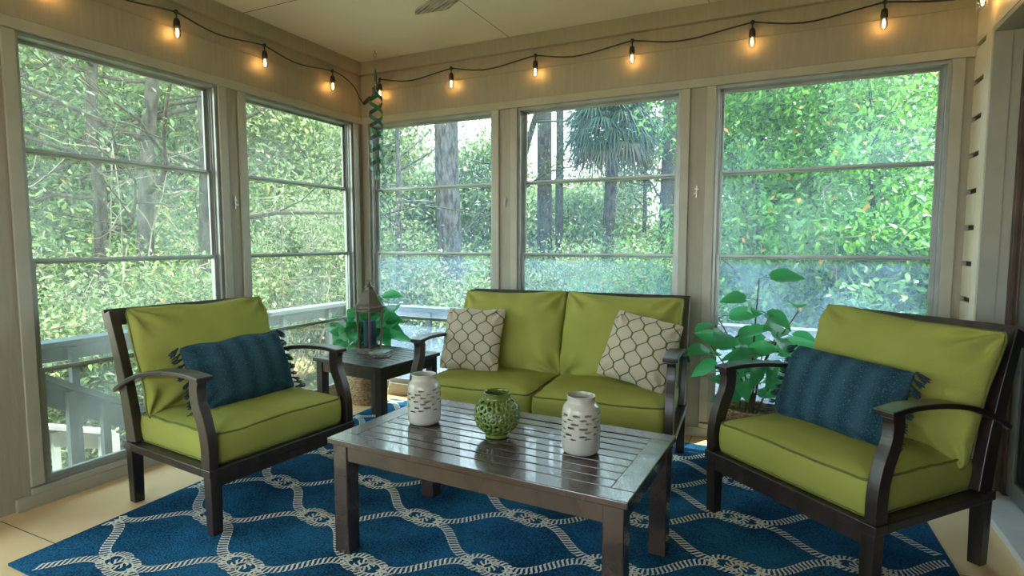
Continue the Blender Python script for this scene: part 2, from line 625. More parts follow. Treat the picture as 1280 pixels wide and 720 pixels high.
build_wall('left', WL, 5.3)
build_wall('back', WB, XR + 0.2)
mb = MB()
mb.box(-0.11, XR + 0.12, YF - 0.1, YF, -0.12, 0.75)  # unseen rear wall, added to cut the fill light; its openings let some in
mb.box(-0.11, XR + 0.12, YF - 0.1, YF, 2.05, HC)
for a, b in ((-0.11, 0.4), (1.35, 1.6), (2.55, 2.8), (3.45, XR + 0.12)):
    mb.box(a, b, YF - 0.1, YF, 0.75, 2.05)
o = mb.build('wall_front', M['wall'])
o['kind'] = 'structure'

mb = MB()
mb.box(-0.11, XR + 0.14, YF, 0.11, -0.12, 0.0)
fl = mb.build('floor', M['floor'])
fl['kind'] = 'structure'
mb = MB()
for a in ((0.0, XR, -2.302, -2.2985), (0.0, XR, -1.0815, -1.078), (1.2, 1.2035, YF, 0), (2.42, 2.4235, YF, 0)):
    mb.box(a[0], a[1], a[2], a[3], -0.004, 0.0006)
o = mb.build('trim_1', M['seam'])
o['kind'] = 'structure'

mb = MB()
mb.box(-0.75, XR + 0.2, YF, 0.75, HC, HC + 0.12)
o = mb.build('ceiling', M['ceiling'])
o['kind'] = 'structure'
mb = MB()
mb.box(0.0, XR, -1.037, -1.0335, HC - 0.0012, HC + 0.004)
mb.box(0.0, XR, -3.47, -3.4665, HC - 0.0012, HC + 0.004)
mb.box(1.2335, 1.2365, YF, 0, HC - 0.001, HC + 0.004)
mb.box(2.4535, 2.4565, YF, 0, HC - 0.001, HC + 0.004)
o = mb.build('trim_2', M['seam'])
o['kind'] = 'structure'
mb = MB()
mb.box(-0.8, XR + 1.0, 0.11, 0.98, 2.36, 2.46)  # unseen overhang, added and sized to keep direct sun off the panes
mb.box(-0.8, -0.11, YF, 0.11, 2.36, 2.46)
o = mb.build('shade_overhang', M['roof'])
o['kind'] = 'structure'

# header mouldings: crown board and the lip half way down, then the head casing
mb = MB()
TL, TB = wall_T('left'), wall_T('back')
for T, e in ((TL, 5.3), (TB, XR)):
    mb.box(0.0, e, 0, 0.035, 2.350, HC, T=T)
    mb.box(0.0, e, 0, 0.014, 2.045, 2.226, T=T)
o = mb.build('trim_4', M['wall'], bevel=0.003)
o['kind'] = 'structure'
mb = MB()
for T, e, op in ((TL, 2.235, WL[1:]), (TB, XR, WB)):
    mb.box(0.0, e, 0, 0.018, ZT + 0.012, 2.045, T=T)
    for a in op:
        a0, a1 = min(a), max(a)
        mb.box(max(a0 - 0.062, 0.018), a0 - 0.012, 0, 0.014, 0.09, ZT + 0.012, T=T)
        mb.box(a1 + 0.012, a1 + 0.062, 0, 0.014, 0.09, ZT + 0.012, T=T)
        mb.box(max(a0 - 0.062, 0.018), a1 + 0.062, 0, 0.020, 0.055, ZB - 0.012, T=T)
o = mb.build('trim_5', M['casing'], bevel=0.003)
o['kind'] = 'structure'
for nm, T, e in (('left', TL, 2.235), ('back', TB, XR - 0.03)):
    mb = MB()
    mb.box(0.0, e, 0, 0.022, 0, 0.055, T=T)
    o = mb.build('baseboard_' + nm, M['casing'], bevel=0.003)
    o['kind'] = 'structure'


def window(idx, side, a, left_mats):
    T = wall_T(side)
    s0, s1 = min(a), max(a)
    root = empty('window_%d' % idx)
    root['kind'] = 'structure'
    mb = MB()
    z0, z1 = ZB - 0.02, ZT + 0.02
    for d0, d1, w in ((-0.085, -0.004, 0.0), ):
        mb.box(s0 - 0.02, s0 + 0.004, d0, d1, z0, z1, T=T)
        mb.box(s1 - 0.004, s1 + 0.02, d0, d1, z0, z1, T=T)
        mb.box(s0, s1, d0, d1, z1 - 0.024, z1, T=T)
        mb.box(s0, s1, d0, d1, z0, z0 + 0.024, T=T)
    # track fins
    for d in (-0.062, -0.044, -0.026):
        mb.box(s0 + 0.004, s0 + 0.010, d - 0.002, d + 0.002, z0 + 0.02, z1 - 0.02, T=T)
        mb.box(s1 - 0.010, s1 - 0.004, d - 0.002, d + 0.002, z0 + 0.02, z1 - 0.02, T=T)
    mb.build('frame', M['alum'], root, bevel=0.0015)
    zs = [ZT, ZD1, ZD2, ZD3, ZB]
    for k in range(4):
        d0 = (-0.080, -0.060, -0.042, -0.024)[k]
        d1 = d0 + 0.014
        zt, zb = zs[k], zs[k + 1]
        mb = MB()
        w = 0.020
        e0, e1 = s0 + 0.004, s1 - 0.004
        ztt, zbb = zt + (0.012 if k else 0.0), zb - (0.012 if k < 3 else 0.0)
        mb.box(e0, e0 + w, d0, d1, zbb, ztt, T=T)
        mb.box(e1 - w, e1, d0, d1, zbb, ztt, T=T)
        mb.box(e0 + w, e1 - w, d0, d1, ztt - (0.013 if k else 0.018), ztt, T=T)
        mb.box(e0 + w, e1 - w, d0, d1, zbb, zbb + (0.014 if k < 3 else 0.022), T=T)
        sash = mb.build('sash', M['alum'] if left_mats is None else M['alum'], root, bevel=0.0015)
        mb = MB()
        dm = (d0 + d1) / 2
        mb.box(e0 + w - 0.003, e1 - w + 0.003, dm - 0.0004, dm + 0.0004, zbb + 0.012, ztt - 0.012, T=T)
        pm = M['pane_left'] if left_mats else (M['pane_top'], M['pane_mid'], M['pane_low'], M['pane_bottom'])[k]
        mb.build('pane', pm, sash)
    return root


window(1, 'left', WL[1], True)
window(2, 'left', WL[2], True)
window(3, 'back', WB[0], None)
window(4, 'back', WB[1], None)
window(5, 'back', WB[2], None)
window(6, 'left', WL[0], True)

# storm latches on the posts
for i, (side, s, z, lab) in enumerate((('left', 1.115, 1.36, 'small grey latch on the post between the two left windows'),
                                  ('back', 1.192, 1.40, 'small grey latch on the post left of the palm window'),
                                  ('back', 2.41, 1.42, 'small grey latch on the post right of the palm window'))):
    T = wall_T(side)
    mb = MB()
    mb.box(s - 0.004, s + 0.004, 0.0, 0.007, z - 0.036, z + 0.036, T=T)
    mb.box(s - 0.012, s + 0.012, 0.004, 0.012, z + 0.010, z + 0.018, T=T)
    mb.box(s - 0.018, s + 0.004, 0.004, 0.012, z - 0.016, z - 0.009, T=T)
    tag(mb.build('window_latch', M['metal'], bevel=0.001), lab, 'latch')

# right wall: lap siding in the corner, then an opening with a deep jamb and a sliding glass door
mb = MB()
mb.box(XR, XR + 0.14, -0.235, 0.0, -0.02, HC)
mb.box(XR, XR + 0.14, -2.6, -0.235, 2.05, HC)
mb.box(XR, XR + 0.14, YF, -2.6, -0.02, HC)
o = mb.build('wall_right', M['casing'])
o['kind'] = 'structure'
mb = MB()
z = 2.052
while z > 0.02:
    zz = max(z - 0.168, 0.0)
    mb.box(XR - 0.020, XR, -0.15, -0.001, zz, z - 0.024, 0)
    mb.box(XR - 0.004, XR, -0.15, -0.001, z - 0.024, z, 1)  # black strip painting in the shadow of the gap between boards
    z -= 0.168
o = mb.build('trim_6', [M['siding'], M['black']])
o['kind'] = 'structure'
mb = MB()
mb.box(XR - 0.020, XR, -0.236, -0.15, 0.0, 2.052)
mb.box(XR - 0.020, XR, -2.7, -0.001, 2.052, 2.20)
mb.box(XR - 0.032, XR, -2.7, -0.001, 2.20, HC)
o = mb.build('trim_7', M['siding'], bevel=0.002)
o['kind'] = 'structure'
door = empty('door_1')
door['kind'] = 'structure'
mb = MB()
mb.box(XR - 0.018, XR + 0.05, -0.254, -0.236, 0.0, 2.05)
mb.box(XR + 0.05, XR + 0.13, -0.250, -0.236, 0.0, 2.05)
mb.box(XR - 0.018, XR + 0.13, -2.6, -0.254, 2.03, 2.05)
mb.build('jamb', M['casing'], door, bevel=0.002)
mb = MB()
mb.box(XR + 0.085, XR + 0.14, -0.285, -0.254, 0.03, 2.03)
mb.box(XR + 0.100, XR + 0.14, -0.325, -0.285, 0.03, 2.03)
mb.box(XR + 0.085, XR + 0.14, -2.6, -0.254, 1.985, 2.03)
mb.build('frame', M['bronze'], door, bevel=0.002)
mb = MB()
mb.box(XR + 0.108, XR + 0.132, -0.40, -0.325, 0.045, 1.985)
mb.box(XR + 0.108, XR + 0.132, -2.6, -0.40, 0.045, 0.12)
mb.box(XR + 0.108, XR + 0.132, -2.6, -0.40, 1.92, 1.985)
mb.build('panel_frame', M['alum_dark'], door, bevel=0.002)
mb = MB()
mb.box(XR + 0.118, XR + 0.122, -2.6, -0.40, 0.12, 1.92)
mb.build('pane', M['door_glass'], door)
mb = MB()
mb.box(XR - 0.012, XR + 0.14, -2.6, -0.254, 0.0, 0.030)
mb.build('sill', M['white_paint'], door, bevel=0.003)
# the room behind the glass
mb = MB()
mb.box(XR + 0.14, 6.2, -3.6, 0.0, -0.12, 0.0, 0)
mb.box(6.2, 6.3, -3.6, 0.0, -0.12, HC, 1)
mb.box(XR + 0.14, 6.3, 0.0, 0.1, -0.12, HC, 1)
mb.box(XR + 0.14, 6.3, -3.7, -3.6, -0.12, HC, 1)
mb.box(XR + 0.14, 6.3, -3.7, 0.1, HC, HC + 0.1, 1)
o = mb.build('wall_inner', [M['inner_floor'], M['inner']])
o['kind'] = 'structure'


# ------------------------------------------------------------------ rug
U0 = Vector((0.453, -2.454, 0.0))
UX = Vector((1, -0.012, 0)).normalized()
UY = Vector((-0.040, 1, 0)).normalized()
RW, RD = 3.05, 2.30


def rug_pt(u, v, z):
    p = U0 + UX * u + UY * v
    return (p.x, p.y, z)


rug = empty('area_rug', (0, 0, 0))
tag(rug, 'blue area rug with a white knotted rope pattern under the coffee table', 'rug')
mb = MB()
nx, ny = 60, 46
RZ = 0.009
for j in range(ny + 1):
    for i in range(nx + 1):
        mb.v.append(rug_pt(RW * i / nx, RD * j / ny, RZ))
for j in range(ny):
    for i in range(nx):
        a = j * (nx + 1) + i
        mb.f.append((a, a + 1, a + nx + 2, a + nx + 1))
        mb.m.append(0)
edge = [rug_pt(RW * i / nx, 0, 0) for i in range(nx + 1)] + [rug_pt(RW, RD * j / ny, 0) for j in range(1, ny + 1)] \
    + [rug_pt(RW * i / nx, RD, 0) for i in range(nx - 1, -1, -1)] + [rug_pt(0, RD * j / ny, 0) for j in range(ny - 1, 0, -1)]
k = len(edge)
mb.add([(*p[:2], 0.0005) for p in edge] + [(*p[:2], RZ) for p in edge],
       [(i, (i + 1) % k, k + (i + 1) % k, k + i) for i in range(k)])
mb.build('pile', M['rug'], rug)

# rope trellis tufted into the pile: short slanted strokes along wavy lines, and loops at the crossings
rp = MB()


def rope(path, width=0.036, step=0.0175, z=RZ + 0.0022):
    """path: dense list of (u, v); strokes of yarn laid slantwise across it"""
    P = np.array(path)
    seg = np.linalg.norm(np.diff(P, axis=0), axis=1)
    L = np.concatenate([[0], np.cumsum(seg)])
    n = int(L[-1] / step)
    for i in range(n):
        s = (i + .5) * L[-1] / n
        x = np.interp(s, L, P[:, 0])
        y = np.interp(s, L, P[:, 1])
        x2 = np.interp(min(s + .004, L[-1]), L, P[:, 0])
        y2 = np.interp(min(s + .004, L[-1]), L, P[:, 1])
        x1 = np.interp(max(s - .004, 0), L, P[:, 0])
        y1 = np.interp(max(s - .004, 0), L, P[:, 1])
        d = np.array([x2 - x1, y2 - y1])
        d /= max(np.linalg.norm(d), 1e-9)
        nn = np.array([-d[1], d[0]])
        # S-shaped stroke: runs along the edge, crosses, runs along the other edge
        hw = width / 2
        cl = [(-0.013, -hw), (-0.004, -hw * .86), (0.0, 0.0), (0.004, hw * .86), (0.013, hw)]
        th = 0.0040
        top, bot = [], []
        for q, (a, b) in enumerate(cl):
            p = np.array([x, y]) + d * a + nn * b
            q0, q1 = cl[max(q - 1, 0)], cl[min(q + 1, 4)]
            t = d * (q1[0] - q0[0]) + nn * (q1[1] - q0[1])
            t /= np.linalg.norm(t)
            m_ = np.array([-t[1], t[0]]) * (th if 0 < q < 4 else th * .5)
            top.append(p + m_)
            bot.append(p - m_)
        pts = top + bot[::-1]
        if any(not (0.002 < p[0] < RW - .002 and 0.002 < p[1] < RD - .002) for p in pts):
            continue
        vs = [rug_pt(p[0], p[1], z) for p in top] + [rug_pt(p[0], p[1], z) for p in bot]
        rp.add(vs, [(q, q + 1, 5 + q + 1, 5 + q) for q in range(4)])


LX, LY = 0.398, 0.187
# origin of the lattice at the knot near the left chair's front leg
Ainv = np.linalg.inv(np.array([[UX.x, UY.x], [UX.y, UY.y]]))
ou, ov = Ainv @ np.array([1.185 - U0.x, -1.735 - U0.y])


def spath(p, q, amp):
    """wavy rope from p to q, level where it leaves a knot"""
    out = []
    for i in range(41):
        t = i / 40
        e = t - amp * math.sin(2 * PI * t) / (2 * PI)
        out.append((p[0] + (q[0] - p[0]) * t, p[1] + (q[1] - p[1]) * (t + (e - t) * 1.0)))
    return out


for i in range(-6, 10):
    for j in range(-9, 10):
        if (i + j) % 2:
            continue
        kx, ky = ou + i * LX, ov + j * LY
        if not (-0.5 < kx < RW + .5 and -0.4 < ky < RD + .4):
            continue
        g = 0.060
        rope(spath((kx + g, ky + 0.012), (kx + LX - g, ky + LY - 0.012), 0.95))
        rope(spath((kx - g, ky + 0.012), (kx - LX + g, ky + LY - 0.012), 0.95))
        # the knot: two loops through each other and a pass across
        for cx_, sgn in ((kx - 0.030, 1), (kx + 0.030, -1)):
            lp = []
            for a in range(41):
                t = 2 * PI * a / 40
                lp.append((cx_ + 0.054 * math.cos(t), ky + 0.040 * math.sin(t) + sgn * 0.006))
            rope(lp, 0.026, 0.0160, RZ + 0.0030)
ro = rp.build('rope_pattern', M['rope'], rug)
ro['label'] = 'ivory rope and knot tufting'


# ------------------------------------------------------------------ cushions and pillows
def fold(p, s, seed):
    return noise.noise(Vector((p[0] * s + seed, p[1] * s - seed, seed * .37)))


def box_cushion(w, d, h, seed, parent, name='seat_cushion', loc=(0, 0, 0)):
    """boxed seat cushion with its front lower edge at z = 0, welts round top and bottom"""
    mb = MB()
    n = 18
    r = 0.035

    def outline(inset, scale=1.0):
        pts = []
        rr = max(r - inset * .6, 0.012)
        hw, hd = w / 2 - inset, d / 2 - inset
        for cx_, cy_, a0 in ((hw - rr, hd - rr, 0), (-hw + rr, hd - rr, 90), (-hw + rr, -hd + rr, 180), (hw - rr, -hd + rr, 270)):
            for q in range(5):
                a = math.radians(a0 + q * 22.5)
                pts.append((cx_ + rr * math.cos(a), cy_ + rr * math.sin(a)))
        # densify the straight runs
        out = []
        for i in range(len(pts)):
            p, q = pts[i], pts[(i + 1) % len(pts)]
            L = math.hypot(q[0] - p[0], q[1] - p[1])
            m_ = n if i % 5 == 4 else 1
            for t in range(m_):
                out.append((p[0] + (q[0] - p[0]) * t / m_, p[1] + (q[1] - p[1]) * t / m_))
        return [(x * scale, y * scale) for x, y in out]
    rings = [(0.03, 0.0, 1), (0.006, 0.004, 1), (0.0, 0.014, 1)]
    for q in range(1, 6):
        t = q / 6
        rings.append((-0.004 * math.sin(PI * t), 0.014 + (h - 0.028) * t, 1))
    rings += [(0.0, h - 0.014, 1), (0.006, h - 0.004, 1), (0.018, h + 0.003, 1)]
    for sc_, dz in ((0.90, .013), (0.78, .019), (0.62, .023), (0.45, .025), (0.26, .026), (0.1, .0265)):
        rings.append((0.018, h + dz, sc_))
    vs = []
    cnt = None
    for q, (ins, z, s_) in enumerate(rings):
        ol = outline(ins, s_)
        cnt = len(ol)
        for x, y in ol:
            wob = 0.0
            if q > 1:
                wob = 0.006 * fold((x, y), 5, seed)
                if s_ < 1 or q > 8:
                    wob += 0.005 * fold((x * 1.0, y * 2.2), 9, seed + 3)
            vs.append((x, y, z + wob * (1 if q > 8 else 0.3)) if q > 8 else (x + wob * .6, y + wob * .6, z))
    fs = []
    for q in range(len(rings) - 1):
        for i in range(cnt):
            fs.append((q * cnt + i, q * cnt + (i + 1) % cnt, (q + 1) * cnt + (i + 1) % cnt, (q + 1) * cnt + i))
    fs.append(tuple((len(rings) - 1) * cnt + i for i in range(cnt)))
    fs.append(tuple(range(cnt - 1, -1, -1)))
    mb.add(vs, fs)
    o = mb.build(name, M['green'], parent, smooth=True)
    o.location = loc
    pb = MB()
    pb.tube([(vs[9 * cnt + i][0] * 1.004, vs[9 * cnt + i][1] * 1.004, vs[9 * cnt + i][2]) for i in range(cnt)], 0.0045, 6, closed=True)
    pb.tube([(vs[1 * cnt + i][0] * 1.004, vs[1 * cnt + i][1] * 1.004, vs[1 * cnt + i][2]) for i in range(cnt)], 0.0045, 6, closed=True)
    pb.build('piping', M['piping'], o, smooth=True)
    return o


def pillow_mesh(w, h, t, pinch, seed, material, name, parent=None, pipe=None, wr=0.012, p=2.6, q=0.5, sag=0.0):
    """knife-edge cushion in its own xy plane, thickness along z"""
    mb = MB()
    nx, ny = 64, 48

    def pt(u, v, sd):
        x = w / 2 * u * (1 - pinch * (1 - v * v) * abs(u) ** 2)
        y = h / 2 * v * (1 - pinch * (1 - u * u) * abs(v) ** 2)
        cr_ = 1 - 0.045 * abs(u * v) ** 7
        x *= cr_
        y *= cr_
        e = max((1 - abs(u) ** p), 0) ** q * max((1 - abs(v) ** p), 0) ** q
        k_ = min(e * 3, 1)
        z = sd * t / 2 * e
        # broad hollows, then creases fanning in from the seams and out of the corners
        z += sd * wr * 1.1 * fold((x, y), 4.2, seed) * k_
        z += sd * wr * 0.35 * fold((x, y), 13, seed + 2) * k_
        eu, ev = 1 - abs(u), 1 - abs(v)
        def crease(along, off, sd_):
            f = fold((along, sd_), 16, seed + sd_)
            return -abs(f) ** 0.7 * math.exp(-off / 0.16) * min(off * 9, 1)
        z += sd * wr * 1.5 * (crease(x * 1.4, ev, 1 if v > 0 else 5) + crease(y * 1.4, eu, 9 if u > 0 else 13))
        cdist = math.hypot(eu, ev)
        z += sd * wr * 0.8 * math.sin(math.atan2(ev, eu) * 9 + seed) * math.exp(-((cdist - .35) / .22) ** 2) * k_
        y -= sag * (1 - u * u) * max(v, 0)
        y += 0.010 * fold((u * .6, v * .3), 3.4, seed + 5) * abs(v)
        x += 0.008 * fold((u * .3, v * .6), 3.4, seed + 7) * abs(u)
        return (x, y, z)
    us = [math.sin(PI / 2 * (2 * i / nx - 1)) for i in range(nx + 1)]
    vv = [math.sin(PI / 2 * (2 * j / ny - 1)) for j in range(ny + 1)]
    for sd in (1, -1):
        vs = [pt(u, v, sd) for v in vv for u in us]
        fs = []
        for j in range(ny):
            for i in range(nx):
                a = j * (nx + 1) + i
                f = (a, a + 1, a + nx + 2, a + nx + 1)
                fs.append(f if sd == 1 else f[::-1])
        mb.add(vs, fs)
    o = mb.build(name, material, parent, smooth=True)
    wm = o.modifiers.new('weld', 'WELD')
    wm.merge_threshold = 0.0006
    if pipe:
        loop = [pt(u, -1, 1) for u in us] + [pt(1, v, 1) for v in vv[1:]] + [pt(u, 1, 1) for u in us[::-1][1:]] + [pt(-1, v, 1) for v in vv[::-1][1:-1]]
        pb = MB()
        pb.tube(loop, 0.005, 6, closed=True)
        pb.build('piping', pipe, o, smooth=True)
    return o


def lean_matrix(x, y, z, lean, roll=0.0, yaw=0.0):
    return Matrix.Translation((x, y, z)) @ Matrix.Rotation(yaw, 4, 'Z') @ Matrix.Rotation(PI / 2 - lean, 4, 'X') @ Matrix.Rotation(roll, 4, 'Z')


# ------------------------------------------------------------------ chairs and sofa
FD, FZ0, FZ1 = 0.64, 0.237, 0.27
BACK = math.atan2(0.449 - 0.285, 0.838 - 0.27)


def seat_frame(root, W, seats, seed):
    hw, hd = W / 2, FD / 2
    mb = MB()                                                       # the seat ledge
    mb.box(-hw, hw, -hd, -hd + 0.06, FZ0, FZ1)
    mb.box(-hw, hw, hd - 0.06, hd, FZ0, FZ1)
    mb.box(-hw, -hw + 0.06, -hd + .06, hd - .06, FZ0, FZ1)
    mb.box(hw - 0.06, hw, -hd + .06, hd - .06, FZ0, FZ1)
    for k in range(6):
        y = -hd + 0.11 + k * 0.085
        mb.box(-hw + 0.06, hw - 0.06, y, y + 0.05, FZ0 + 0.008, FZ1 - 0.004)
    mb.build('seat_frame', M['wood'], root, bevel=0.003)
    for y0 in (-hd + 0.008, hd - 0.03):
        mb = MB()
        mb.box(-hw + 0.05, hw - 0.05, y0, y0 + 0.022, FZ0 - 0.042, FZ0)
        mb.build('apron', M['wood'], root, bevel=0.002)
    for sx in (-1, 1):
        for sy in (-1, 1):
            mb = MB()
            x0 = sx * (hw - 0.006) - (0.048 if sx > 0 else 0)
            y0 = sy * (hd - 0.006) - (0.048 if sy > 0 else 0)
            z0 = 0.009 if (sy < 0 or seats == 2) else 0.0005
            # tapered foot
            t = 0.003
            vs = []
            for z, ii in ((z0, t), (FZ0, 0.0)):
                vs += [(x0 + ii, y0 + ii, z), (x0 + 0.048 - ii, y0 + ii, z), (x0 + 0.048 - ii, y0 + 0.048 - ii, z), (x0 + ii, y0 + 0.048 - ii, z)]
            mb.add(vs, [(3, 2, 1, 0), (4, 5, 6, 7)] + [(i, (i + 1) % 4, 4 + (i + 1) % 4, 4 + i) for i in range(4)])
            mb.build('leg', M['wood'], root, bevel=0.003)
        # S-curved arm post
        mb = MB()
        path = smooth_path([(-hd + 0.034, FZ1), (-hd + 0.036, 0.36), (-hd + 0.055, 0.44), (-hd + 0.088, 0.515), (-hd + 0.096, 0.575), (-hd + 0.088, 0.607)], 5)
        x0 = hw - 0.042 if sx > 0 else -hw + 0.004
        strip_quads(mb, path, 0.056, x0, x0 + 0.038)
        mb.build('arm_post', M['wood'], root, bevel=0.003)
        # arched armrest
        mb = MB()
        path = smooth_path([(-0.273, 0.612), (-0.16, 0.619), (0.0, 0.609), (0.15, 0.582), (0.28, 0.538), (0.378, 0.488)], 5)
        x0 = hw - 0.060 if sx > 0 else -hw - 0.006
        strip_quads(mb, path, 0.019, x0, x0 + 0.066)
        mb.build('armrest', M['wood'], root, bevel=0.004)
        # raked back post
        mb = MB()
        x0 = hw - 0.048 if sx > 0 else -hw + 0.010
        path = smooth_path([(0.275, FZ1), (0.31, 0.45), (0.365, 0.64), (0.430, 0.826)], 4)
        strip_quads(mb, path, [0.080 - 0.026 * i / (len(path) - 1) for i in range(len(path))], x0, x0 + 0.038)
        mb.build('back_post', M['wood'], root, bevel=0.003)
    # back: top rail, lower rail, upright slats
    mb = MB()
    ux, uz = math.sin(0.33), math.cos(0.33)

    def bar(x0, x1, s0, s1, th):
        # along the back plane measured up from (0.275, .27)
        def p(s, o):
            return (0.262 + ux * s + uz * o, 0.27 + uz * s - ux * o)
        a, b, c, d = p(s0, 0), p(s1, 0), p(s1, th), p(s0, th)
        mb.strip([a, b, c, d], x0, x1)
    bar(-hw + 0.012, hw - 0.012, 0.525, 0.600, 0.026)
    mb.build('top_rail', M['wood'], root, bevel=0.003)
    mb = MB()
    bar(-hw + 0.048, hw - 0.048, 0.05, 0.10, 0.022)
    mb.build('lower_rail', M['wood'], root, bevel=0.003)
    ns = 4 if seats == 1 else 8
    for k in range(ns):
        mb = MB()
        x = -hw + 0.048 + (W - 0.096) * (k + 1) / (ns + 1)
        bar(x - 0.022, x + 0.022, 0.10, 0.525, 0.016)
        mb.build('slat', M['wood'], root, bevel=0.002)


def chair(loc, rz, label, seed, cw=0.72, ch=0.50, clift=0.0, croll=0.0, cdx=0.0):
    root = empty('armchair', loc, rz)
    tag(root, label, 'chair', None)
    W = 0.728
    seat_frame(root, W, 1, seed)
    box_cushion(0.645, 0.565, 0.125, seed, root, loc=(0, -0.012, FZ1 + 0.001))
    o = pillow_mesh(cw, ch, 0.19, 0.035, seed + 11, M['green'], 'back_cushion', root, M['piping'], wr=0.020, q=0.40, sag=0.012)
    o.matrix_local = lean_matrix(cdx, 0.248, 0.645 + clift, 0.31, croll)
    return root


LC = chair((0.665, -1.638, 0), 1.476, 'dark wood armchair with green cushions by the left window, beside the side table', 2.3, cw=0.665, ch=0.50, clift=-0.030)
RC = chair((3.085, -0.966, 0), -0.709, 'dark wood armchair with green cushions at the right, before the glass door', 7.9, cw=0.695, ch=0.51, croll=-0.05, clift=-0.038, cdx=0.012)

sofa = empty('loveseat', (1.772, -0.652, 0), 0.053)
tag(sofa, 'two-seat dark wood sofa with green cushions in front of the back windows', 'sofa')
SW = 1.356
seat_frame(sofa, SW, 2, 4)
for sx in (-1, 1):
    box_cushion(0.632, 0.565, 0.125, 5.5 + sx, sofa, loc=(sx * 0.3195, -0.012, FZ1 + 0.001))
    o = pillow_mesh(0.655, 0.50, 0.20, 0.03, 15 + sx * 3.3, M['green'], 'back_cushion', sofa, M['piping'], wr=0.018, q=0.40, sag=0.008)
    o.matrix_local = lean_matrix(sx * 0.322, 0.243, 0.606, 0.30, -0.02 * sx)


def place(o, root, mat4):
    base = Matrix.Translation(root.location) @ Matrix.Rotation(root.rotation_euler.z, 4, 'Z')
    o.matrix_world = base @ mat4


def tassel_mesh():
    mb = MB()
    rnd = random.Random(3)
    mb.tube([(0, 0, 0), (0.007, 0, 0), (0.012, 0, 0)], [0.003, 0.0055, 0.004], 6)
    for k in range(12):
        a = 2 * PI * k / 12
        r = 0.003 + rnd.random() * .002
        mb.tube([(0.010, math.cos(a) * r * .6, math.sin(a) * r * .6), (0.024, math.cos(a) * r * 1.8, math.sin(a) * r * 1.8),
                 (0.040 + rnd.random() * .006, math.cos(a) * r * 2.3 + rnd.uniform(-.003, .003), math.sin(a) * r * 2.3 - .004)], 0.0014, 4)
    return mb


def blue_pillow(root, m4, label, seed):
    w, h = 0.50, 0.31
    o = pillow_mesh(w, h, 0.155, 0.03, seed, M['blue'], 'lumbar_pillow', None, None, wr=0.010, q=0.5)
    tag(o, label, 'pillow', None)
    place(o, root, m4)
    rnd = random.Random(int(seed * 10))
    proto = None
    for sx in (-1, 1):
        for k in range(13):
            v = -1 + 2 * k / 12
            x = sx * (w / 2 * (1 - 0.03 * (1 - v * v)) - 0.004)
            if proto is None:
                proto = tassel_mesh().build('tassel', M['tassel'], o)
                t = proto
            else:
                t = proto.copy()
                C.objects.link(t)
                t.parent = o
            t.location = (x, v * h / 2 * .97, 0)
            ang = (0 if sx > 0 else PI) + rnd.uniform(-.35, .35) + (-0.35 if sx > 0 else 0.35)
            t.rotation_euler = (rnd.uniform(-1, 1), rnd.uniform(-.2, .2), ang)
            s_ = 1.15 if k in (0, 12) else 0.95
            t.scale = (s_, s_, s_)
    return o


blue_pillow(LC, lean_matrix(0.02, 0.045, 0.548, 0.42, 0.03), 'blue tasselled lumbar pillow on the left armchair', 3.1)
blue_pillow(RC, lean_matrix(-0.045, 0.045, 0.545, 0.42, -0.03), 'blue tasselled lumbar pillow on the right armchair', 8.7)


def beige_pillow(root, m4, label, seed, w=0.36):
    o = pillow_mesh(w, w, 0.13, 0.05, seed, M['ogee'], 'throw_pillow', None, None, wr=0.009, q=0.5)
    tag(o, label, 'pillow', None)
    place(o, root, m4)
    return o


beige_pillow(sofa, lean_matrix(-0.475, 0.045, 0.585, 0.36, 0.0, 0.05), 'beige pillow with green ogee lines sitting upright at the sofa\'s left end', 4.4)
beige_pillow(sofa, lean_matrix(0.465, 0.035, 0.590, 0.38, -0.20, -0.12), 'beige pillow with green ogee lines, tipped over at the sofa\'s right end', 6.2)


# ------------------------------------------------------------------ slatted tables
def slat_table(name, label, cat, loc, rz, w, d, h, nsl, border, leg, topm, along='x'):
    root = empty(name, loc, rz)
    tag(root, label, cat)
    th = 0.022
    mb = MB()
    mb.box(-w / 2, w / 2, -d / 2, -d / 2 + border, h - th, h)
    mb.box(-w / 2, w / 2, d / 2 - border, d / 2, h - th, h)
    mb.box(-w / 2, -w / 2 + border, -d / 2 + border, d / 2 - border, h - th, h)
    mb.box(w / 2 - border, w / 2, -d / 2 + border, d / 2 - border, h - th, h)
    mb.build('top_frame', topm, root, bevel=0.003)
    iw = d - 2 * border
    gap = 0.007
    sw = (iw - gap * (nsl + 1)) / nsl
    for k in range(nsl):
        y = -d / 2 + border + gap + k * (sw + gap)
        mb = MB()
        mb.box(-w / 2 + border - 0.001, w / 2 - border + 0.001, y, y + sw, h - th + 0.002, h - 0.0012)
        mb.build('slat', topm, root, bevel=0.002)
    ins = 0.014
    for sx in (-1, 1):
        for sy in (-1, 1):
            mb = MB()
            x0 = sx * (w / 2 - ins) - (leg if sx > 0 else 0)
            y0 = sy * (d / 2 - ins) - (leg if sy > 0 else 0)
            mb.box(x0, x0 + leg, y0, y0 + leg, 0.0095, h - th)
            mb.build('leg', topm, root, bevel=0.004)
    a0, a1 = h - th - 0.060, h - th
    e = ins + 0.006
    for q in ((-w / 2 + ins + leg, w / 2 - ins - leg, -d / 2 + e, -d / 2 + e + 0.02), (-w / 2 + ins + leg, w / 2 - ins - leg, d / 2 - e - 0.02, d / 2 - e),
              (-w / 2 + e, -w / 2 + e + 0.02, -d / 2 + ins + leg, d / 2 - ins - leg), (w / 2 - e - 0.02, w / 2 - e, -d / 2 + ins + leg, d / 2 - ins - leg)):
        mb = MB()
        mb.box(*q, a0, a1)
        mb.build('apron', topm, root, bevel=0.002)
    return root


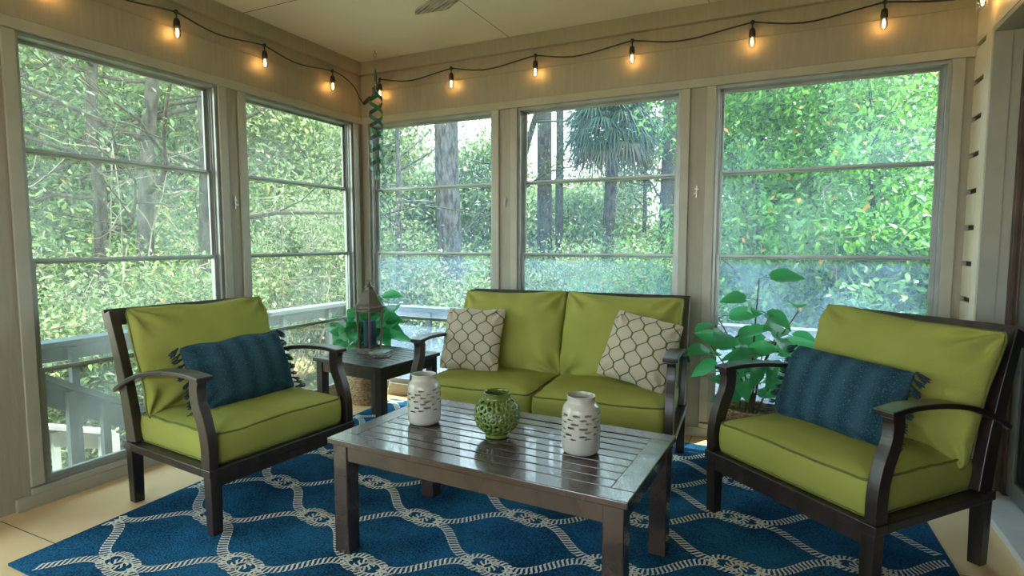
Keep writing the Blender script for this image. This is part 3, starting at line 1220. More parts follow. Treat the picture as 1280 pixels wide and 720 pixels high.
CT = slat_table('coffee_table', 'long dark brown slatted wooden coffee table on the blue rug', 'table',
                (1.983, -1.632, 0), -0.042, 1.10, 0.605, 0.437, 8, 0.072, 0.062, M['wood_top'])
ST = slat_table('side_table', 'small square slatted dark wooden side table between sofa and left armchair', 'table',
                (0.696, -0.724, 0), -0.10, 0.545, 0.51, 0.46, 8, 0.05, 0.05, M['wood'])


# ------------------------------------------------------------------ jars with fish cut-outs, green openwork vase
def holed_lathe(prof, nseg, hole, name, material, parent=None, relief=None, thick=0.003):
    """prof: dense (r, z); faces where hole(angle, z, r) are left open; walls given thickness"""
    k = len(prof)
    vs = []
    for r, z in prof:
        for j in range(nseg):
            a = 2 * PI * j / nseg
            rr = r + (relief(a, z, r) if relief else 0)
            vs.append((rr * math.cos(a), rr * math.sin(a), z))
    fs = []
    for i in range(k - 1):
        zc = (prof[i][1] + prof[i + 1][1]) / 2
        rc = (prof[i][0] + prof[i + 1][0]) / 2
        for j in range(nseg):
            ac = 2 * PI * (j + .5) / nseg
            if hole(ac, zc, rc):
                continue
            fs.append((i * nseg + j, i * nseg + (j + 1) % nseg, (i + 1) * nseg + (j + 1) % nseg, (i + 1) * nseg + j))
    fs.append(tuple(range(nseg - 1, -1, -1)))
    mb = MB()
    mb.add(vs, fs)
    o = mb.build(name, material, parent, smooth=True)
    s_ = o.modifiers.new('solidify', 'SOLIDIFY')
    s_.thickness = thick
    s_.offset = -1
    return o


def densify(prof, step):
    out = []
    for (r0, z0), (r1, z1) in zip(prof, prof[1:]):
        n = max(1, int(math.hypot(r1 - r0, z1 - z0) / step))
        for q in range(n):
            out.append((r0 + (r1 - r0) * q / n, z0 + (z1 - z0) * q / n))
    out.append(prof[-1])
    return out


def fish_jar(loc, rz, label, seed, s=1.0):
    rnd = random.Random(seed)
    fish = []
    for row in range(7):
        z = 0.058 + row * 0.0125
        n = 9
        for q in range(n):
            if rnd.random() < 0.12:
                continue
            fish.append(((q + (row % 2) * .5 + rnd.uniform(-.15, .15)) * 2 * PI / n, z + rnd.uniform(-.003, .003), rnd.uniform(0.9, 1.35)))

    def hole(a, z, r):
        if z < 0.045 or z > 0.145:
            return False
        for fa, fz, fs_ in fish:
            dz = (z - fz) / fs_
            if abs(dz) > 0.0045:
                continue
            da = (a - fa + PI) % (2 * PI) - PI
            x = da * r / fs_
            if abs(x) > 0.0125:
                continue
            if (x / 0.0085) ** 2 + (dz / 0.0030) ** 2 < 1:
                return True
            if 0.0065 < x < 0.0122 and abs(dz) < (x - 0.0062) * 0.62:
                return True
        return False
    base = smooth_path([(0.044, 0.0), (0.056, 0.004), (0.0625, 0.018), (0.064, 0.05), (0.064, 0.10), (0.063, 0.135), (0.058, 0.153),
                        (0.050, 0.163), (0.0465, 0.170), (0.0465, 0.182), (0.0475, 0.187)], 5)
    prof = []
    for (r0, z0), (r1, z1) in zip(base, base[1:]):
        n = max(1, int(math.hypot(r1 - r0, z1 - z0) / 0.0013))
        for q in range(n):
            prof.append((r0 + (r1 - r0) * q / n, z0 + (z1 - z0) * q / n))
    prof.append(base[-1])
    o = holed_lathe(prof, 264, hole, 'fish_jar', M['jar'], thick=0.0035)
    o.location = loc
    o.rotation_euler = (0, 0, rz)
    o.scale = (s, s, s * 1.02)
    tag(o, label, 'jar', 'white jars with fish cut-outs on the coffee table')
    return o


TZ = 0.4375
fish_jar((1.638, -1.617, TZ), 0.3, 'white ceramic jar pierced with little fish, left of the green vase', 5)
fish_jar((2.284, -1.650, TZ), 1.9, 'white ceramic jar pierced with little fish, right of the green vase', 8)


def green_vase(loc):
    prof = smooth_path([(0.040, 0.0), (0.043, 0.002), (0.044, 0.012), (0.050, 0.018), (0.069, 0.037), (0.079, 0.060), (0.0815, 0.080),
                        (0.078, 0.103), (0.067, 0.124), (0.052, 0.137), (0.0475, 0.142), (0.0475, 0.156), (0.050, 0.160)], 9)
    # rings set on the ball: staggered rows
    rings = []
    for row, z in enumerate((0.034, 0.053, 0.074, 0.096, 0.116, 0.131)):
        n = (11, 14, 15, 15, 13, 10)[row]
        for q in range(n):
            rings.append(((q + .5 * (row % 2)) * 2 * PI / n, z))

    def near(a, z, r):
        best = 9
        for ra, rz_ in rings:
            dz = z - rz_
            if abs(dz) > 0.022:
                continue
            da = (a - ra + PI) % (2 * PI) - PI
            best = min(best, math.hypot(da * r, dz * 1.15))
        return best

    def hole(a, z, r):
        if z < 0.024 or z > 0.137:
            return False
        return near(a, z, r) < 0.0062 or near(a, z, r) > 0.0168

    def relief(a, z, r):
        if z < 0.024 or z > 0.138:
            return 0
        d = near(a, z, r)
        return 0.0028 * math.exp(-((d - 0.011) / 0.0028) ** 2) - 0.0012
    o = holed_lathe(densify(prof, 0.0016), 260, hole, 'openwork_vase', M['vase'], relief=relief, thick=0.003)
    o.location = loc
    tag(o, 'round green ceramic openwork vase in the middle of the coffee table', 'vase')
    return o


green_vase((1.962, -1.632, TZ))

# ------------------------------------------------------------------ lantern, candle, coasters
LN = empty('candle_lantern', (0.600, -0.675, 0.4605), 0.15)
tag(LN, 'hexagonal brown lantern with glass sides standing on the side table', 'lantern')


def hexring(r, z, rot=0.0):
    return [(r * math.cos(PI / 3 * i + rot), r * math.sin(PI / 3 * i + rot), z) for i in range(6)]


def hexstack(levels, mb):
    vs = []
    for r, z in levels:
        vs += hexring(r, z)
    fs = []
    for i in range(len(levels) - 1):
        for j in range(6):
            fs.append((i * 6 + j, i * 6 + (j + 1) % 6, i * 6 + 6 + (j + 1) % 6, i * 6 + 6 + j))
    fs += [tuple(range(5, -1, -1)), tuple((len(levels) - 1) * 6 + j for j in range(6))]
    mb.add(vs, fs)


mb = MB()
hexstack([(0.088, 0.0), (0.088, 0.012), (0.080, 0.016), (0.080, 0.030), (0.074, 0.034)], mb)
mb.build('base', M['lantern'], LN, bevel=0.0015)
for i in range(6):
    a = PI / 3 * i
    mb = MB()
    c0 = Vector((0.072 * math.cos(a), 0.072 * math.sin(a), 0.034))
    c1 = Vector((0.086 * math.cos(a), 0.086 * math.sin(a), 0.262))
    mb.tube([c0, c1], 0.0085, 4)
    mb.build('corner_post', M['lantern'], LN, bevel=0.001)
    b = PI / 3 * (i + 1)
    g0, g1, zA, zB = 0.070, 0.083, 0.036, 0.260
    mb = MB()
    vs = []
    for rr0, rr1 in ((g0, g1), (g0 - 0.0015, g1 - 0.0015)):
        vs += [(rr0 * math.cos(a), rr0 * math.sin(a), zA), (rr0 * math.cos(b), rr0 * math.sin(b), zA),
               (rr1 * math.cos(b), rr1 * math.sin(b), zB), (rr1 * math.cos(a), rr1 * math.sin(a), zB)]
    mb.add(vs, [(0, 1, 2, 3), (7, 6, 5, 4), (0, 4, 5, 1), (1, 5, 6, 2), (2, 6, 7, 3), (3, 7, 4, 0)])
    mb.build('pane', M['glass'], LN)
mb = MB()
hexstack([(0.088, 0.252), (0.090, 0.256), (0.092, 0.272), (0.103, 0.276), (0.104, 0.284), (0.100, 0.288)], mb)
mb.build('collar', M['lantern'], LN, bevel=0.0015)
mb = MB()
hexstack([(0.094, 0.286), (0.078, 0.302), (0.058, 0.336), (0.040, 0.372), (0.030, 0.384), (0.027, 0.398)], mb)
mb.build('roof', M['lantern_roof'], LN, bevel=0.001)
mb = MB()
mb.lathe([(0.030, 0.396), (0.030, 0.400), (0.020, 0.404), (0.014, 0.414), (0.008, 0.418), (0.006, 0.426), (0.0075, 0.430), (0.003, 0.434)], n=16)
mb.build('finial', M['lantern_roof'], LN, smooth=True)
mb = MB()
mb.tube([(0.026 * math.cos(t), 0, 0.418 + 0.024 * math.sin(t)) for t in [2 * PI * i / 24 for i in range(24)]], 0.0018, 6, closed=True)
mb.build('ring', M['lantern_roof'], LN, smooth=True)
mb = MB()
mb.lathe([(0.036, 0), (0.037, 0.004), (0.037, 0.155), (0.033, 0.160), (0.005, 0.156)], n=24)
mb.tube([(0, 0, 0.155), (0.002, 0, 0.170)], 0.001, 5)
cd = mb.build('pillar_candle', M['candle'], smooth=True, bevel=0.001)
cd.location = (0.600, -0.675, 0.4955)
tag(cd, 'dark blue pillar candle inside the glass lantern', 'candle')

cz = 0.4605
for k, (dx, dy, rz, m_, lab) in enumerate(((0.012, -0.004, 0.5, 'coaster_dark', 'grey stone coaster at the bottom of the stack on the side table'),
                                           (0.0, 0.0, 0.35, 'coaster_dark', 'grey stone coaster in the middle of the stack on the side table'),
                                           (-0.010, 0.010, 0.20, 'coaster', 'green marbled coaster topping the stack beside the lantern'))):
    mb = MB()
    mb.box(-0.052, 0.052, -0.052, 0.052, 0, 0.009)
    o = mb.build('coaster', M[m_], bevel=0.002)
    o.location = (0.735 + dx, -0.742 + dy, cz)
    o.rotation_euler = (0, 0, rz)
    cz += 0.0093
    tag(o, lab, 'coaster')


# ------------------------------------------------------------------ basket and house plants
def basket(root, r0, r1, h):
    rows = int(h / 0.016)
    nseg = 72
    mb = MB()
    vs, fs = [], []
    sub = 5
    tot = rows * sub
    for i in range(tot + 1):
        t = i / tot
        z = h * t
        r = r0 + (r1 - r0) * t + 0.012 * math.sin(PI * t)
        row = i // sub
        for j in range(nseg):
            a = 2 * PI * j / nseg
            wv = 0.0080 * abs(math.sin(PI * (i % sub) / sub)) * (0.55 + 0.45 * math.cos(a * 18 + PI * (row % 2)))
            vs.append(((r + wv) * math.cos(a), (r + wv) * math.sin(a), z))
    for i in range(tot):
        for j in range(nseg):
            fs.append((i * nseg + j, i * nseg + (j + 1) % nseg, (i + 1) * nseg + (j + 1) % nseg, (i + 1) * nseg + j))
    fs.append(tuple(range(nseg - 1, -1, -1)))
    mb.add(vs, fs)
    mb.tube([((r1 + .002) * math.cos(2 * PI * j / 40), (r1 + .002) * math.sin(2 * PI * j / 40), h) for j in range(40)], 0.008, 8, closed=True)
    mb.build('basket', M['basket'], root, smooth=True)
    mb = MB()
    mb.lathe([(0.001, h - 0.03), (r1 - 0.006, h - 0.035)], n=32, cap=False)
    mb.build('soil', M['soil'], root)


def plant_leaf(mb, base, tip, width, up, droop, lobes=0):
    """one heart-shaped leaf blade from base to tip with a folded midrib"""
    base, tip = Vector(base), Vector(tip)
    d = tip - base
    L = d.length
    d.normalize()
    side = d.cross(Vector(up))
    if side.length < 1e-4:
        side = Vector((1, 0, 0))
    side.normalize()
    nrm = side.cross(d).normalized()
    n = 9
    vs, fs = [], []
    for i in range(n + 1):
        t = i / n
        wv = width * (math.sin(PI * min(t * 1.08 + 0.06, 1.0)) ** 0.75) * (1.12 - 0.5 * t)
        if t > 0.96:
            wv = 0.0
        c = base + d * (L * t) + Vector((0, 0, -droop * L * t * t))
        for q, s_ in enumerate((-1, -0.55, 0, 0.55, 1)):
            wav = 0.05 * width * math.sin(t * 17 + q * 2)
            vs.append(c + side * (s_ * wv) + nrm * (abs(s_) ** 1.2 * wv * 0.30 + (wav if abs(s_) == 1 else 0))
                      - d * (abs(s_) * 0.22 * width * (1 - t) ** 2))
    for i in range(n):
        for q in range(4):
            a = i * 5 + q
            fs.append((a, a + 1, a + 6, a + 5))
    mb.add(vs, fs)


def leafy_plant(name, label, loc, r0, r1, h, stems, seed):
    """stems: list of (top xyz relative to the rim centre, leaves)"""
    rnd = random.Random(seed)
    root = empty(name, loc)
    tag(root, label, 'plant')
    basket(root, r0, r1, h)
    for (tx, ty, tz), leaves in stems:
        mb = MB()
        sx, sy = rnd.uniform(-.04, .04), rnd.uniform(-.04, .04)
        p = smooth_path([(sx, sy, h - 0.04), (sx * .6 + tx * .35, sy * .6 + ty * .35, h + tz * .5), (tx, ty, h + tz)], 6)
        mb.tube(p, [0.0055 - 0.003 * i / (len(p) - 1) for i in range(len(p))], 6)
        ends = []
        for (fx, fy, fz, ln, wd, dr, frac) in leaves:
            q = Vector(p[int(frac * (len(p) - 1))])
            dv = Vector((fx, fy, fz)).normalized()
            e = q + dv * 0.06
            mb.tube([q, q + dv * 0.03 + Vector((0, 0, .008)), e], 0.002, 5)
            ends.append((e, dv, ln, wd, dr))
        st = mb.build('stem', M['stem'], root, smooth=True)
        for e, dv, ln, wd, dr in ends:
            ln *= 1.12
            if loc[1] + e.y + dv.y * ln > -0.045:
                dv = Vector((dv.x, -abs(dv.y) - .1, dv.z)).normalized()
            if loc[0] + e.x + dv.x * ln < 0.045:
                dv = Vector((abs(dv.x), dv.y, dv.z)).normalized()
            if e.y + loc[1] > -0.07:
                continue
            lb = MB()
            plant_leaf(lb, e, e + dv * ln, wd, (rnd.uniform(-.2, .6), rnd.uniform(-1.1, -.2), rnd.uniform(.3, 1)), dr)
            lb.build('leaf', M['plant_leaf'], root, smooth=True)
    return root


def auto_leaves(rnd, n, ln=(0.12, 0.19), spread=1.0, up=(-.2, .5), aim=None):
    out = []
    a0 = rnd.uniform(0, 2 * PI)
    for k in range(n):
        a = a0 + k * 2.4 + rnd.uniform(-.4, .4)
        L = rnd.uniform(*ln)
        out.append((math.cos(a), math.sin(a), rnd.uniform(*up), L, L * rnd.uniform(.26, .33), rnd.uniform(.1, .5), 1 - 0.55 * k / max(n, 1)))
    return out


rnd = random.Random(12)
st_l = []
for tx, ty, tz in ((-0.20, -0.10, 0.18), (-0.10, -0.12, 0.24), (0.05, 0.05, 0.38), (0.14, 0.02, 0.30), (0.22, -0.02, 0.22), (0.18, -0.10, 0.16),
                   (0.0, 0.10, 0.26), (-0.12, 0.02, 0.30), (0.10, 0.12, 0.34)):
    st_l.append(((tx, ty, tz), auto_leaves(rnd, 7, (0.14, 0.22))))
leafy_plant('potted_plant', 'leafy green plant in a woven seagrass basket, behind the side table', (0.236, -0.262, 0.0), 0.118, 0.150, 0.36, st_l, 4)

rnd = random.Random(31)
st_r = [((0.02, 0.0, 0.66), [(.9, .3, .10, .16, .055, .15, 1.0), (-.7, -.3, .1, .13, .045, .3, .88), (-.2, -.9, .2, .11, .04, .2, .82), (.8, -.5, -.1, .13, .05, .5, .75)]),
        ((-0.16, -0.06, 0.46), auto_leaves(rnd, 7, (0.14, 0.20))),
        ((-0.20, 0.02, 0.30), auto_leaves(rnd, 7, (0.14, 0.20))),
        ((0.12, -0.05, 0.42), auto_leaves(rnd, 8, (0.14, 0.21))),
        ((0.20, 0.04, 0.50), auto_leaves(rnd, 5, (0.14, 0.20))),
        ((0.05, -0.14, 0.30), auto_leaves(rnd, 6, (0.12, 0.17))),
        ((-0.07, -0.12, 0.22), auto_leaves(rnd, 5, (0.11, 0.16))),
        ((0.24, -0.04, 0.28), auto_leaves(rnd, 5, (0.12, 0.18))),
        ((0.0, -0.10, 0.12), auto_leaves(rnd, 5, (0.10, 0.15)))]
leafy_plant('potted_plant', 'leafy green plant in a small basket, between the sofa and the right armchair', (2.745, -0.33, 0.0095), 0.100, 0.125, 0.28, st_r, 9)


# ------------------------------------------------------------------ string lights
cord_pts = []
ZN = 2.292
nodes = [(0.06, -2.60), (0.06, -2.003), (0.06, -1.461), (0.06, -0.919), (0.06, -0.356)]
back_nodes = [(0.224, -0.06), (0.819, -0.06), (1.431, -0.06), (2.039, -0.06), (2.68, -0.06), (3.271, -0.06)]
right_nodes = [(3.60, -0.28), (3.60, -0.88)]


def sag(a, b, n=10, s=0.03):
    return [(a[0] + (b[0] - a[0]) * t / n, a[1] + (b[1] - a[1]) * t / n, a[2] + (b[2] - a[2]) * t / n - s * math.sin(PI * t / n) * (1 + .25 * math.sin(5 * t / n))) for t in range(n)]


L3 = [(x, y, ZN) for x, y in nodes]
B3 = [(x, y, ZN) for x, y in back_nodes]
R3 = [(x, y, ZN - 0.03) for x, y in right_nodes]
path = []
for a, b in zip(L3, L3[1:]):
    path += sag(a, b)
path += smooth_path([L3[-1], (0.055, -0.25, 2.285), (0.05, -0.13, 2.24), (0.045, -0.055, 2.165), (0.075, -0.04, 2.145), (0.15, -0.045, 2.20), B3[0]], 5)[:-1]
for a, b in zip(B3, B3[1:]):
    path += sag(a, b, s=0.035)
path += smooth_path([B3[-1], (3.48, -0.06, 2.26), (3.60, -0.10, 2.25), R3[0]], 5)[:-1]
path += sag(R3[0], R3[1])
path.append(R3[1])
SL = empty('string_lights', (0, 0, 0))
tag(SL, 'black cord of warm glowing bulbs strung along the top of both walls', 'string lights')
mb = MB()
mb.tube(path, 0.0042, 7)
mb.build('cord', M['black'], SL, smooth=True)
mb = MB()
mb.tube([(0.058, -0.040, 2.140), (0.088, -0.042, 2.158), (0.122, -0.045, 2.182)], [0.012, 0.013, 0.010], 8)
mb.build('plug', M['black'], SL, smooth=True)

# one bulb set, then copies
sk = MB()
sk.lathe([(0.006, 0.010), (0.010, 0.006), (0.010, -0.008), (0.004, -0.012), (0.0035, -0.026), (0.004, -0.030), (0.013, -0.036), (0.0155, -0.050),
          (0.0165, -0.072), (0.014, -0.076)], n=16)
socket = sk.build('socket', M['black'], SL, smooth=True)
gb = MB()
gb.lathe([(0.011, -0.074), (0.0125, -0.080), (0.0165, -0.092), (0.0185, -0.106), (0.0165, -0.120), (0.010, -0.130), (0.002, -0.133)], n=20)
bulb = gb.build('bulb', M['glass'], socket, smooth=True)
fb = MB()
for a in range(4):
    t = PI / 2 * a
    fb.tube([(0.003 * math.cos(t), 0.003 * math.sin(t), -0.082), (0.0065 * math.cos(t + .4), 0.0065 * math.sin(t + .4), -0.102),
             (0.003 * math.cos(t + .8), 0.003 * math.sin(t + .8), -0.121)], 0.0011, 5)
fil = fb.build('filament', M['filament'], bulb)
spots = [(x, y, z) for x, y, z in L3 + B3 + R3[:1]]
for i, p in enumerate(spots):
    if i == 0:
        s_ = socket
    else:
        s_ = socket.copy()
        C.objects.link(s_)
        s_.parent = SL
        b_ = bulb.copy()
        C.objects.link(b_)
        b_.parent = s_
        f_ = fil.copy()
        C.objects.link(f_)
        f_.parent = b_
    s_.location = p
    ld = bpy.data.lights.new('bulb_light', 'POINT')
    ld.energy = 0.12
    ld.color = (1.0, 0.40, 0.09)
    ld.shadow_soft_size = 0.008
    lo = bpy.data.objects.new('bulb_light', ld)
    C.objects.link(lo)
    lo.location = (p[0], p[1], p[2] - 0.104)

# ------------------------------------------------------------------ spiral wind spinner
HX = empty('spiral_spinner', (0.288, -0.19, 0))
tag(HX, 'green and teal twisted spiral ornament hanging from the ceiling in the corner', 'ornament')
z0, z1 = 2.195, 1.575
for nm, m_, ph in (('green_ribbon', 'helix_green', 0.0), ('teal_ribbon', 'helix_teal', PI)):
    mb = MB()
    n = 150
    vs = []
    turns = 3.5
    for i in range(n + 1):
        t = i / n
        r = 0.047 * min(1, t * 14 + .08, (1 - t) * 14 + .08)
        a = ph + turns * 2 * PI * t + 0.5
        z = z0 + (z1 - z0) * t
        hw = 0.0145
        sl = 0.006
        for dz, dr in ((hw, 0.0), (-hw, 0.0), (-hw, -0.002), (hw, -0.002)):
            vs.append(((r + dr) * math.cos(a), (r + dr) * math.sin(a), z + dz))
    fs = []
    for i in range(n):
        for q in range(4):
            fs.append((4 * i + q, 4 * i + (q + 1) % 4, 4 * i + 4 + (q + 1) % 4, 4 * i + 4 + q))
    fs += [(3, 2, 1, 0), (4 * n, 4 * n + 1, 4 * n + 2, 4 * n + 3)]
    mb.add(vs, fs)
    mb.build(nm, M[m_], HX)
mb = MB()
mb.tube([(0.012 * math.cos(t), 0, 2.412 + 0.012 * math.sin(t)) for t in [i * .35 - 1.2 for i in range(16)]], 0.0022, 6)
mb.tube([(0, 0, 2.44), (0, 0, 2.424)], 0.003, 6)
for k in range(7):
    zc = 2.392 - k * 0.013
    a = (k % 2) * PI / 2
    mb.tube([(0.0045 * math.cos(t) * math.cos(a), 0.0045 * math.cos(t) * math.sin(a), zc + 0.009 * math.sin(t)) for t in [i * PI / 5 for i in range(10)]], 0.0012, 5, closed=True)
mb.build('hook_chain', M['metal'], HX, smooth=True)
mb = MB()
mb.tube([(0, 0, 2.305), (0.002, 0, 2.18)], 0.0012, 5)
mb.tube([(0, 0, 1.58), (0, 0, 1.52)], 0.0012, 5)
mb.build('cord', M['metal'], HX)
mb = MB()
plant_leaf(mb, (0, 0, 2.32), (-0.004, 0.0, 2.22), 0.012, (0, 1, 0), 0)
plant_leaf(mb, (0.003, 0, 2.30), (0.010, 0.0, 2.20), 0.010, (0, 1, 0), 0)
mb.build('bead_tag', M['helix_green'], HX)

# ------------------------------------------------------------------ ceiling fan (its hub is above the frame; one blade reaches into view)
FX, FY = 1.87, -1.37
FAN = empty('ceiling_fan', (FX, FY, HC))
tag(FAN, 'ceiling fan with weathered grey wooden blades at the top of the picture', 'ceiling fan')
mb = MB()
mb.lathe([(0.001, 0.0), (0.065, 0.0), (0.060, -0.03), (0.018, -0.045), (0.014, -0.05), (0.014, -0.09), (0.07, -0.10), (0.095, -0.13), (0.095, -0.19),
          (0.06, -0.215), (0.001, -0.22)], n=32)
mb.build('motor', M['lantern_roof'], FAN, smooth=True)
blade_dir = math.radians(150)
for k in range(3):
    bo = MB()
    n = 20
    vs = []
    for i in range(n + 1):
        t = i / n
        x = 0.14 + 0.605 * t
        hw = 0.045 + 0.010 * t
        y0_, y1_ = -hw, hw
        if t > 0.93:                       # slanted, rounded end
            y0_ = -hw + 0.015 * (t - .93) / .07
            y1_ = hw - 0.02 * (t - .93) / .07
        x0_, x1_ = x - 0.14 * t, x
        vs += [(x0_, y0_, -0.004), (x1_, y1_, -0.004), (x1_, y1_, 0.004), (x0_, y0_, 0.004)]
    fs = []
    for i in range(n):
        for q in range(4):
            fs.append((4 * i + q, 4 * i + (q + 1) % 4, 4 * i + 4 + (q + 1) % 4, 4 * i + 4 + q))
    fs += [(3, 2, 1, 0), (4 * n, 4 * n + 1, 4 * n + 2, 4 * n + 3)]
    bo.add(vs, fs)
    b_ = bo.build('blade', M['blade'], FAN, bevel=0.003)
    b_.matrix_local = Matrix.Translation((0, 0, -0.205)) @ Matrix.Rotation(blade_dir + k * 2 * PI / 3, 4, 'Z') @ Matrix.Rotation(0.12, 4, 'X')


# ------------------------------------------------------------------ outdoors
ZG = -0.95
mb = MB()
n = 60
ext = 45
hv = []
for j in range(n + 1):
    for i in range(n + 1):
        x = -ext + 2 * ext * i / n
        y = -ext + 2 * ext * j / n
        dd = math.hypot(x - 1.8, y + 1.8)
        z = ZG + (0.5 * noise.noise(Vector((x * .12, y * .12, 1))) + 0.15 * noise.noise(Vector((x * .5, y * .5, 5)))) * min(1, max(0, (dd - 4) / 6))
        hv.append((x, y, z))
hf = [(j * (n + 1) + i, j * (n + 1) + i + 1, (j + 1) * (n + 1) + i + 1, (j + 1) * (n + 1) + i) for j in range(n) for i in range(n)]
mb.add(hv, hf)
g = mb.build('ground', M['ground'], smooth=True)
g['kind'] = 'structure'


def railing(name, label, p0, p1, ztop0, ztop1, zbot0, zbot1, material, nb, cap=0.09):
    """handrail between p0 and p1 with balusters down to the lower line; posts to the ground"""
    root = empty(name, (p0[0], p0[1], ZG))
    tag(root, label, 'railing')
    a, b = Vector((*p0, 0)), Vector((*p1, 0))
    d = (b - a)
    L = d.length
    d.normalize()
    sd = Vector((-d.y, d.x, 0))
    loc = Vector((p0[0], p0[1], ZG))

    def slab(t0, t1, zt0, zt1, th, w, nm):
        mb = MB()
        q0, q1 = a + d * (L * t0), a + d * (L * t1)
        vs = []
        for q, zt in ((q0, zt0), (q1, zt1)):
            for s_, dz in ((-1, 0), (1, 0), (1, -th), (-1, -th)):
                vs.append(q + sd * (s_ * w / 2) + Vector((0, 0, zt + dz)) - loc)
        mb.add(vs, [(3, 2, 1, 0), (4, 5, 6, 7)] + [(i, (i + 1) % 4, 4 + (i + 1) % 4, 4 + i) for i in range(4)])
        mb.build(nm, material, root, bevel=0.004)
    slab(0, 1, ztop0, ztop1, 0.035, cap + 0.05, 'handrail')
    slab(0, 1, ztop0 - 0.035, ztop1 - 0.035, cap, 0.035, 'top_board')
    slab(0, 1, zbot0, zbot1, 0.08, 0.035, 'bottom_board')
    for k in range(nb):
        t = (k + .5) / nb
        zt = ztop0 + (ztop1 - ztop0) * t - 0.05
        zb = zbot0 + (zbot1 - zbot0) * t - 0.05
        mb = MB()
        q = a + d * (L * t) - loc
        T = Matrix.Translation((q.x, q.y, 0)) @ Matrix.Rotation(math.atan2(d.y, d.x), 4, 'Z')
        mb.box(-0.02, 0.02, -0.055, -0.018, zb - ZG, zt - ZG, T=T)
        mb.build('baluster', material, root)
    for t in (0.0, 1.0):
        zt = ztop0 + (ztop1 - ztop0) * t - 0.04
        mb = MB()
        q = a + d * (L * t) - loc
        T = Matrix.Translation((q.x, q.y, 0)) @ Matrix.Rotation(math.atan2(d.y, d.x), 4, 'Z')
        mb.box(-0.045, 0.045, -0.045, 0.045, 0, zt - ZG, T=T)
        mb.build('post', material, root)


railing('deck_railing', 'grey painted deck railing running level outside the left windows', (-1.05, -1.75), (-1.05, 0.95), 0.545, 0.545, -0.30, -0.30, M['rail'], 5)
railing('deck_railing', 'grey painted deck railing running level outside the back windows', (-1.05, 1.0), (4.2, 1.0), 0.53, 0.53, -0.35, -0.35, M['rail'], 8)
railing('stair_railing', 'sloping grey stair railing with balusters outside the far left window', (-0.72, -2.1), (-0.72, -0.9), 0.62, -0.12, 0.0, -0.72, M['rail'], 7, cap=0.14)
railing('stair_railing', 'pale sunlit stair railing beyond the grey sloping one', (-1.75, -2.4), (-1.75, -0.9), 0.30, -0.30, -0.20, -0.80, M['rail_white'], 10, cap=0.12)


def leaf_cloud(centres, per, spread, size, seed, name, material, parent, flat=0.0, aspect=0.42):
    """folded leaves around twig ends; one mesh, each leaf an island"""
    rg = np.random.default_rng(seed)
    cs = np.asarray(centres, float)
    per = int(per * 2.1)
    n = len(cs) * per
    c = np.repeat(cs, per, axis=0) + rg.normal(0, 1, (n, 3)) * np.array([spread, spread, spread * .6])
    d = rg.normal(0, 1, (n, 3))
    d[:, 2] -= 0.35
    d[:, 2] *= (1 - flat)
    d /= np.linalg.norm(d, axis=1, keepdims=True)
    r = rg.normal(0, 1, (n, 3)) * .5 + np.array([0, 0, 1.0])
    s_ = np.cross(d, r)
    s_ /= np.maximum(np.linalg.norm(s_, axis=1, keepdims=True), 1e-6)
    nn = np.cross(s_, d)
    L = size * 0.82 * rg.uniform(.6, 1.3, (n, 1))
    w = L * aspect
    v = np.empty((n, 6, 3))
    v[:, 0] = c
    v[:, 1] = c + d * L * .45 + s_ * w * .5 + nn * w * .18
    v[:, 2] = c + d * L
    v[:, 3] = c + d * L * .45 - s_ * w * .5 + nn * w * .18
    v[:, 4] = c + d * L * .12 + s_ * w * .3 + nn * w * .1
    v[:, 5] = c + d * L * .12 - s_ * w * .3 + nn * w * .1
    me = bpy.data.meshes.new(name)
    me.vertices.add(n * 6)
    me.vertices.foreach_set('co', v.reshape(-1))
    # two quads sharing the midrib: 0,4,1,2 and 0,2,3,5
    idx = (np.arange(n)[:, None] * 6 + np.array([0, 4, 1, 2, 0, 2, 3, 5])).reshape(-1)
    me.loops.add(n * 8)
    me.loops.foreach_set('vertex_index', idx)
    me.polygons.add(n * 2)
    me.polygons.foreach_set('loop_start', np.arange(n * 2) * 4)
    me.polygons.foreach_set('loop_total', np.full(n * 2, 4))
    me.update(calc_edges=True)
    me.materials.append(material)
    o = bpy.data.objects.new(name, me)
    C.objects.link(o)
    if parent is not None:
        o.parent = parent
    return o


def limb(rg, p, d, L, r0, r1, n, wander, mb, sides=6, lift=0.0):
    pts = [np.array(p, float)]
    dd = np.array(d, float)
    for i in range(n):
        dd = dd + rg.normal(0, wander, 3)
        dd[2] += lift
        dd /= np.linalg.norm(dd)
        pts.append(pts[-1] + dd * L / n)
    mb.tube(pts, [r0 + (r1 - r0) * i / n for i in range(n + 1)], sides)
    return pts, dd


PAL = {
    'dark': leaf_mat('dark_oak_leaves', (0.02, 0.06, 0.022), (0.11, 0.20, 0.075), trans=0.35),
    'mid': leaf_mat('mid_green_leaves', (0.035, 0.085, 0.02), (0.17, 0.27, 0.065), (0.45, 0.28, 0.06), trans=0.35, amount3=0.03),
    'pale': leaf_mat('pale_green_leaves', (0.11, 0.18, 0.06), (0.45, 0.53, 0.25), trans=0.35),
    'bright': leaf_mat('bright_laurel_leaves', (0.03, 0.13, 0.018), (0.22, 0.46, 0.07), (0.75, 0.35, 0.06), trans=0.4, rough=0.4, amount3=0.015),
    'palm': leaf_mat('palm_fronds', (0.012, 0.038, 0.022), (0.04, 0.09, 0.05), trans=0.2, rough=0.8),
    'dry': leaf_mat('dry_brown_fronds', (0.08, 0.07, 0.045), (0.15, 0.13, 0.085), trans=0.2, rough=0.9),
    'far': leaf_mat('far_forest_leaves', (0.07, 0.14, 0.045), (0.34, 0.44, 0.18), trans=0.35),
}


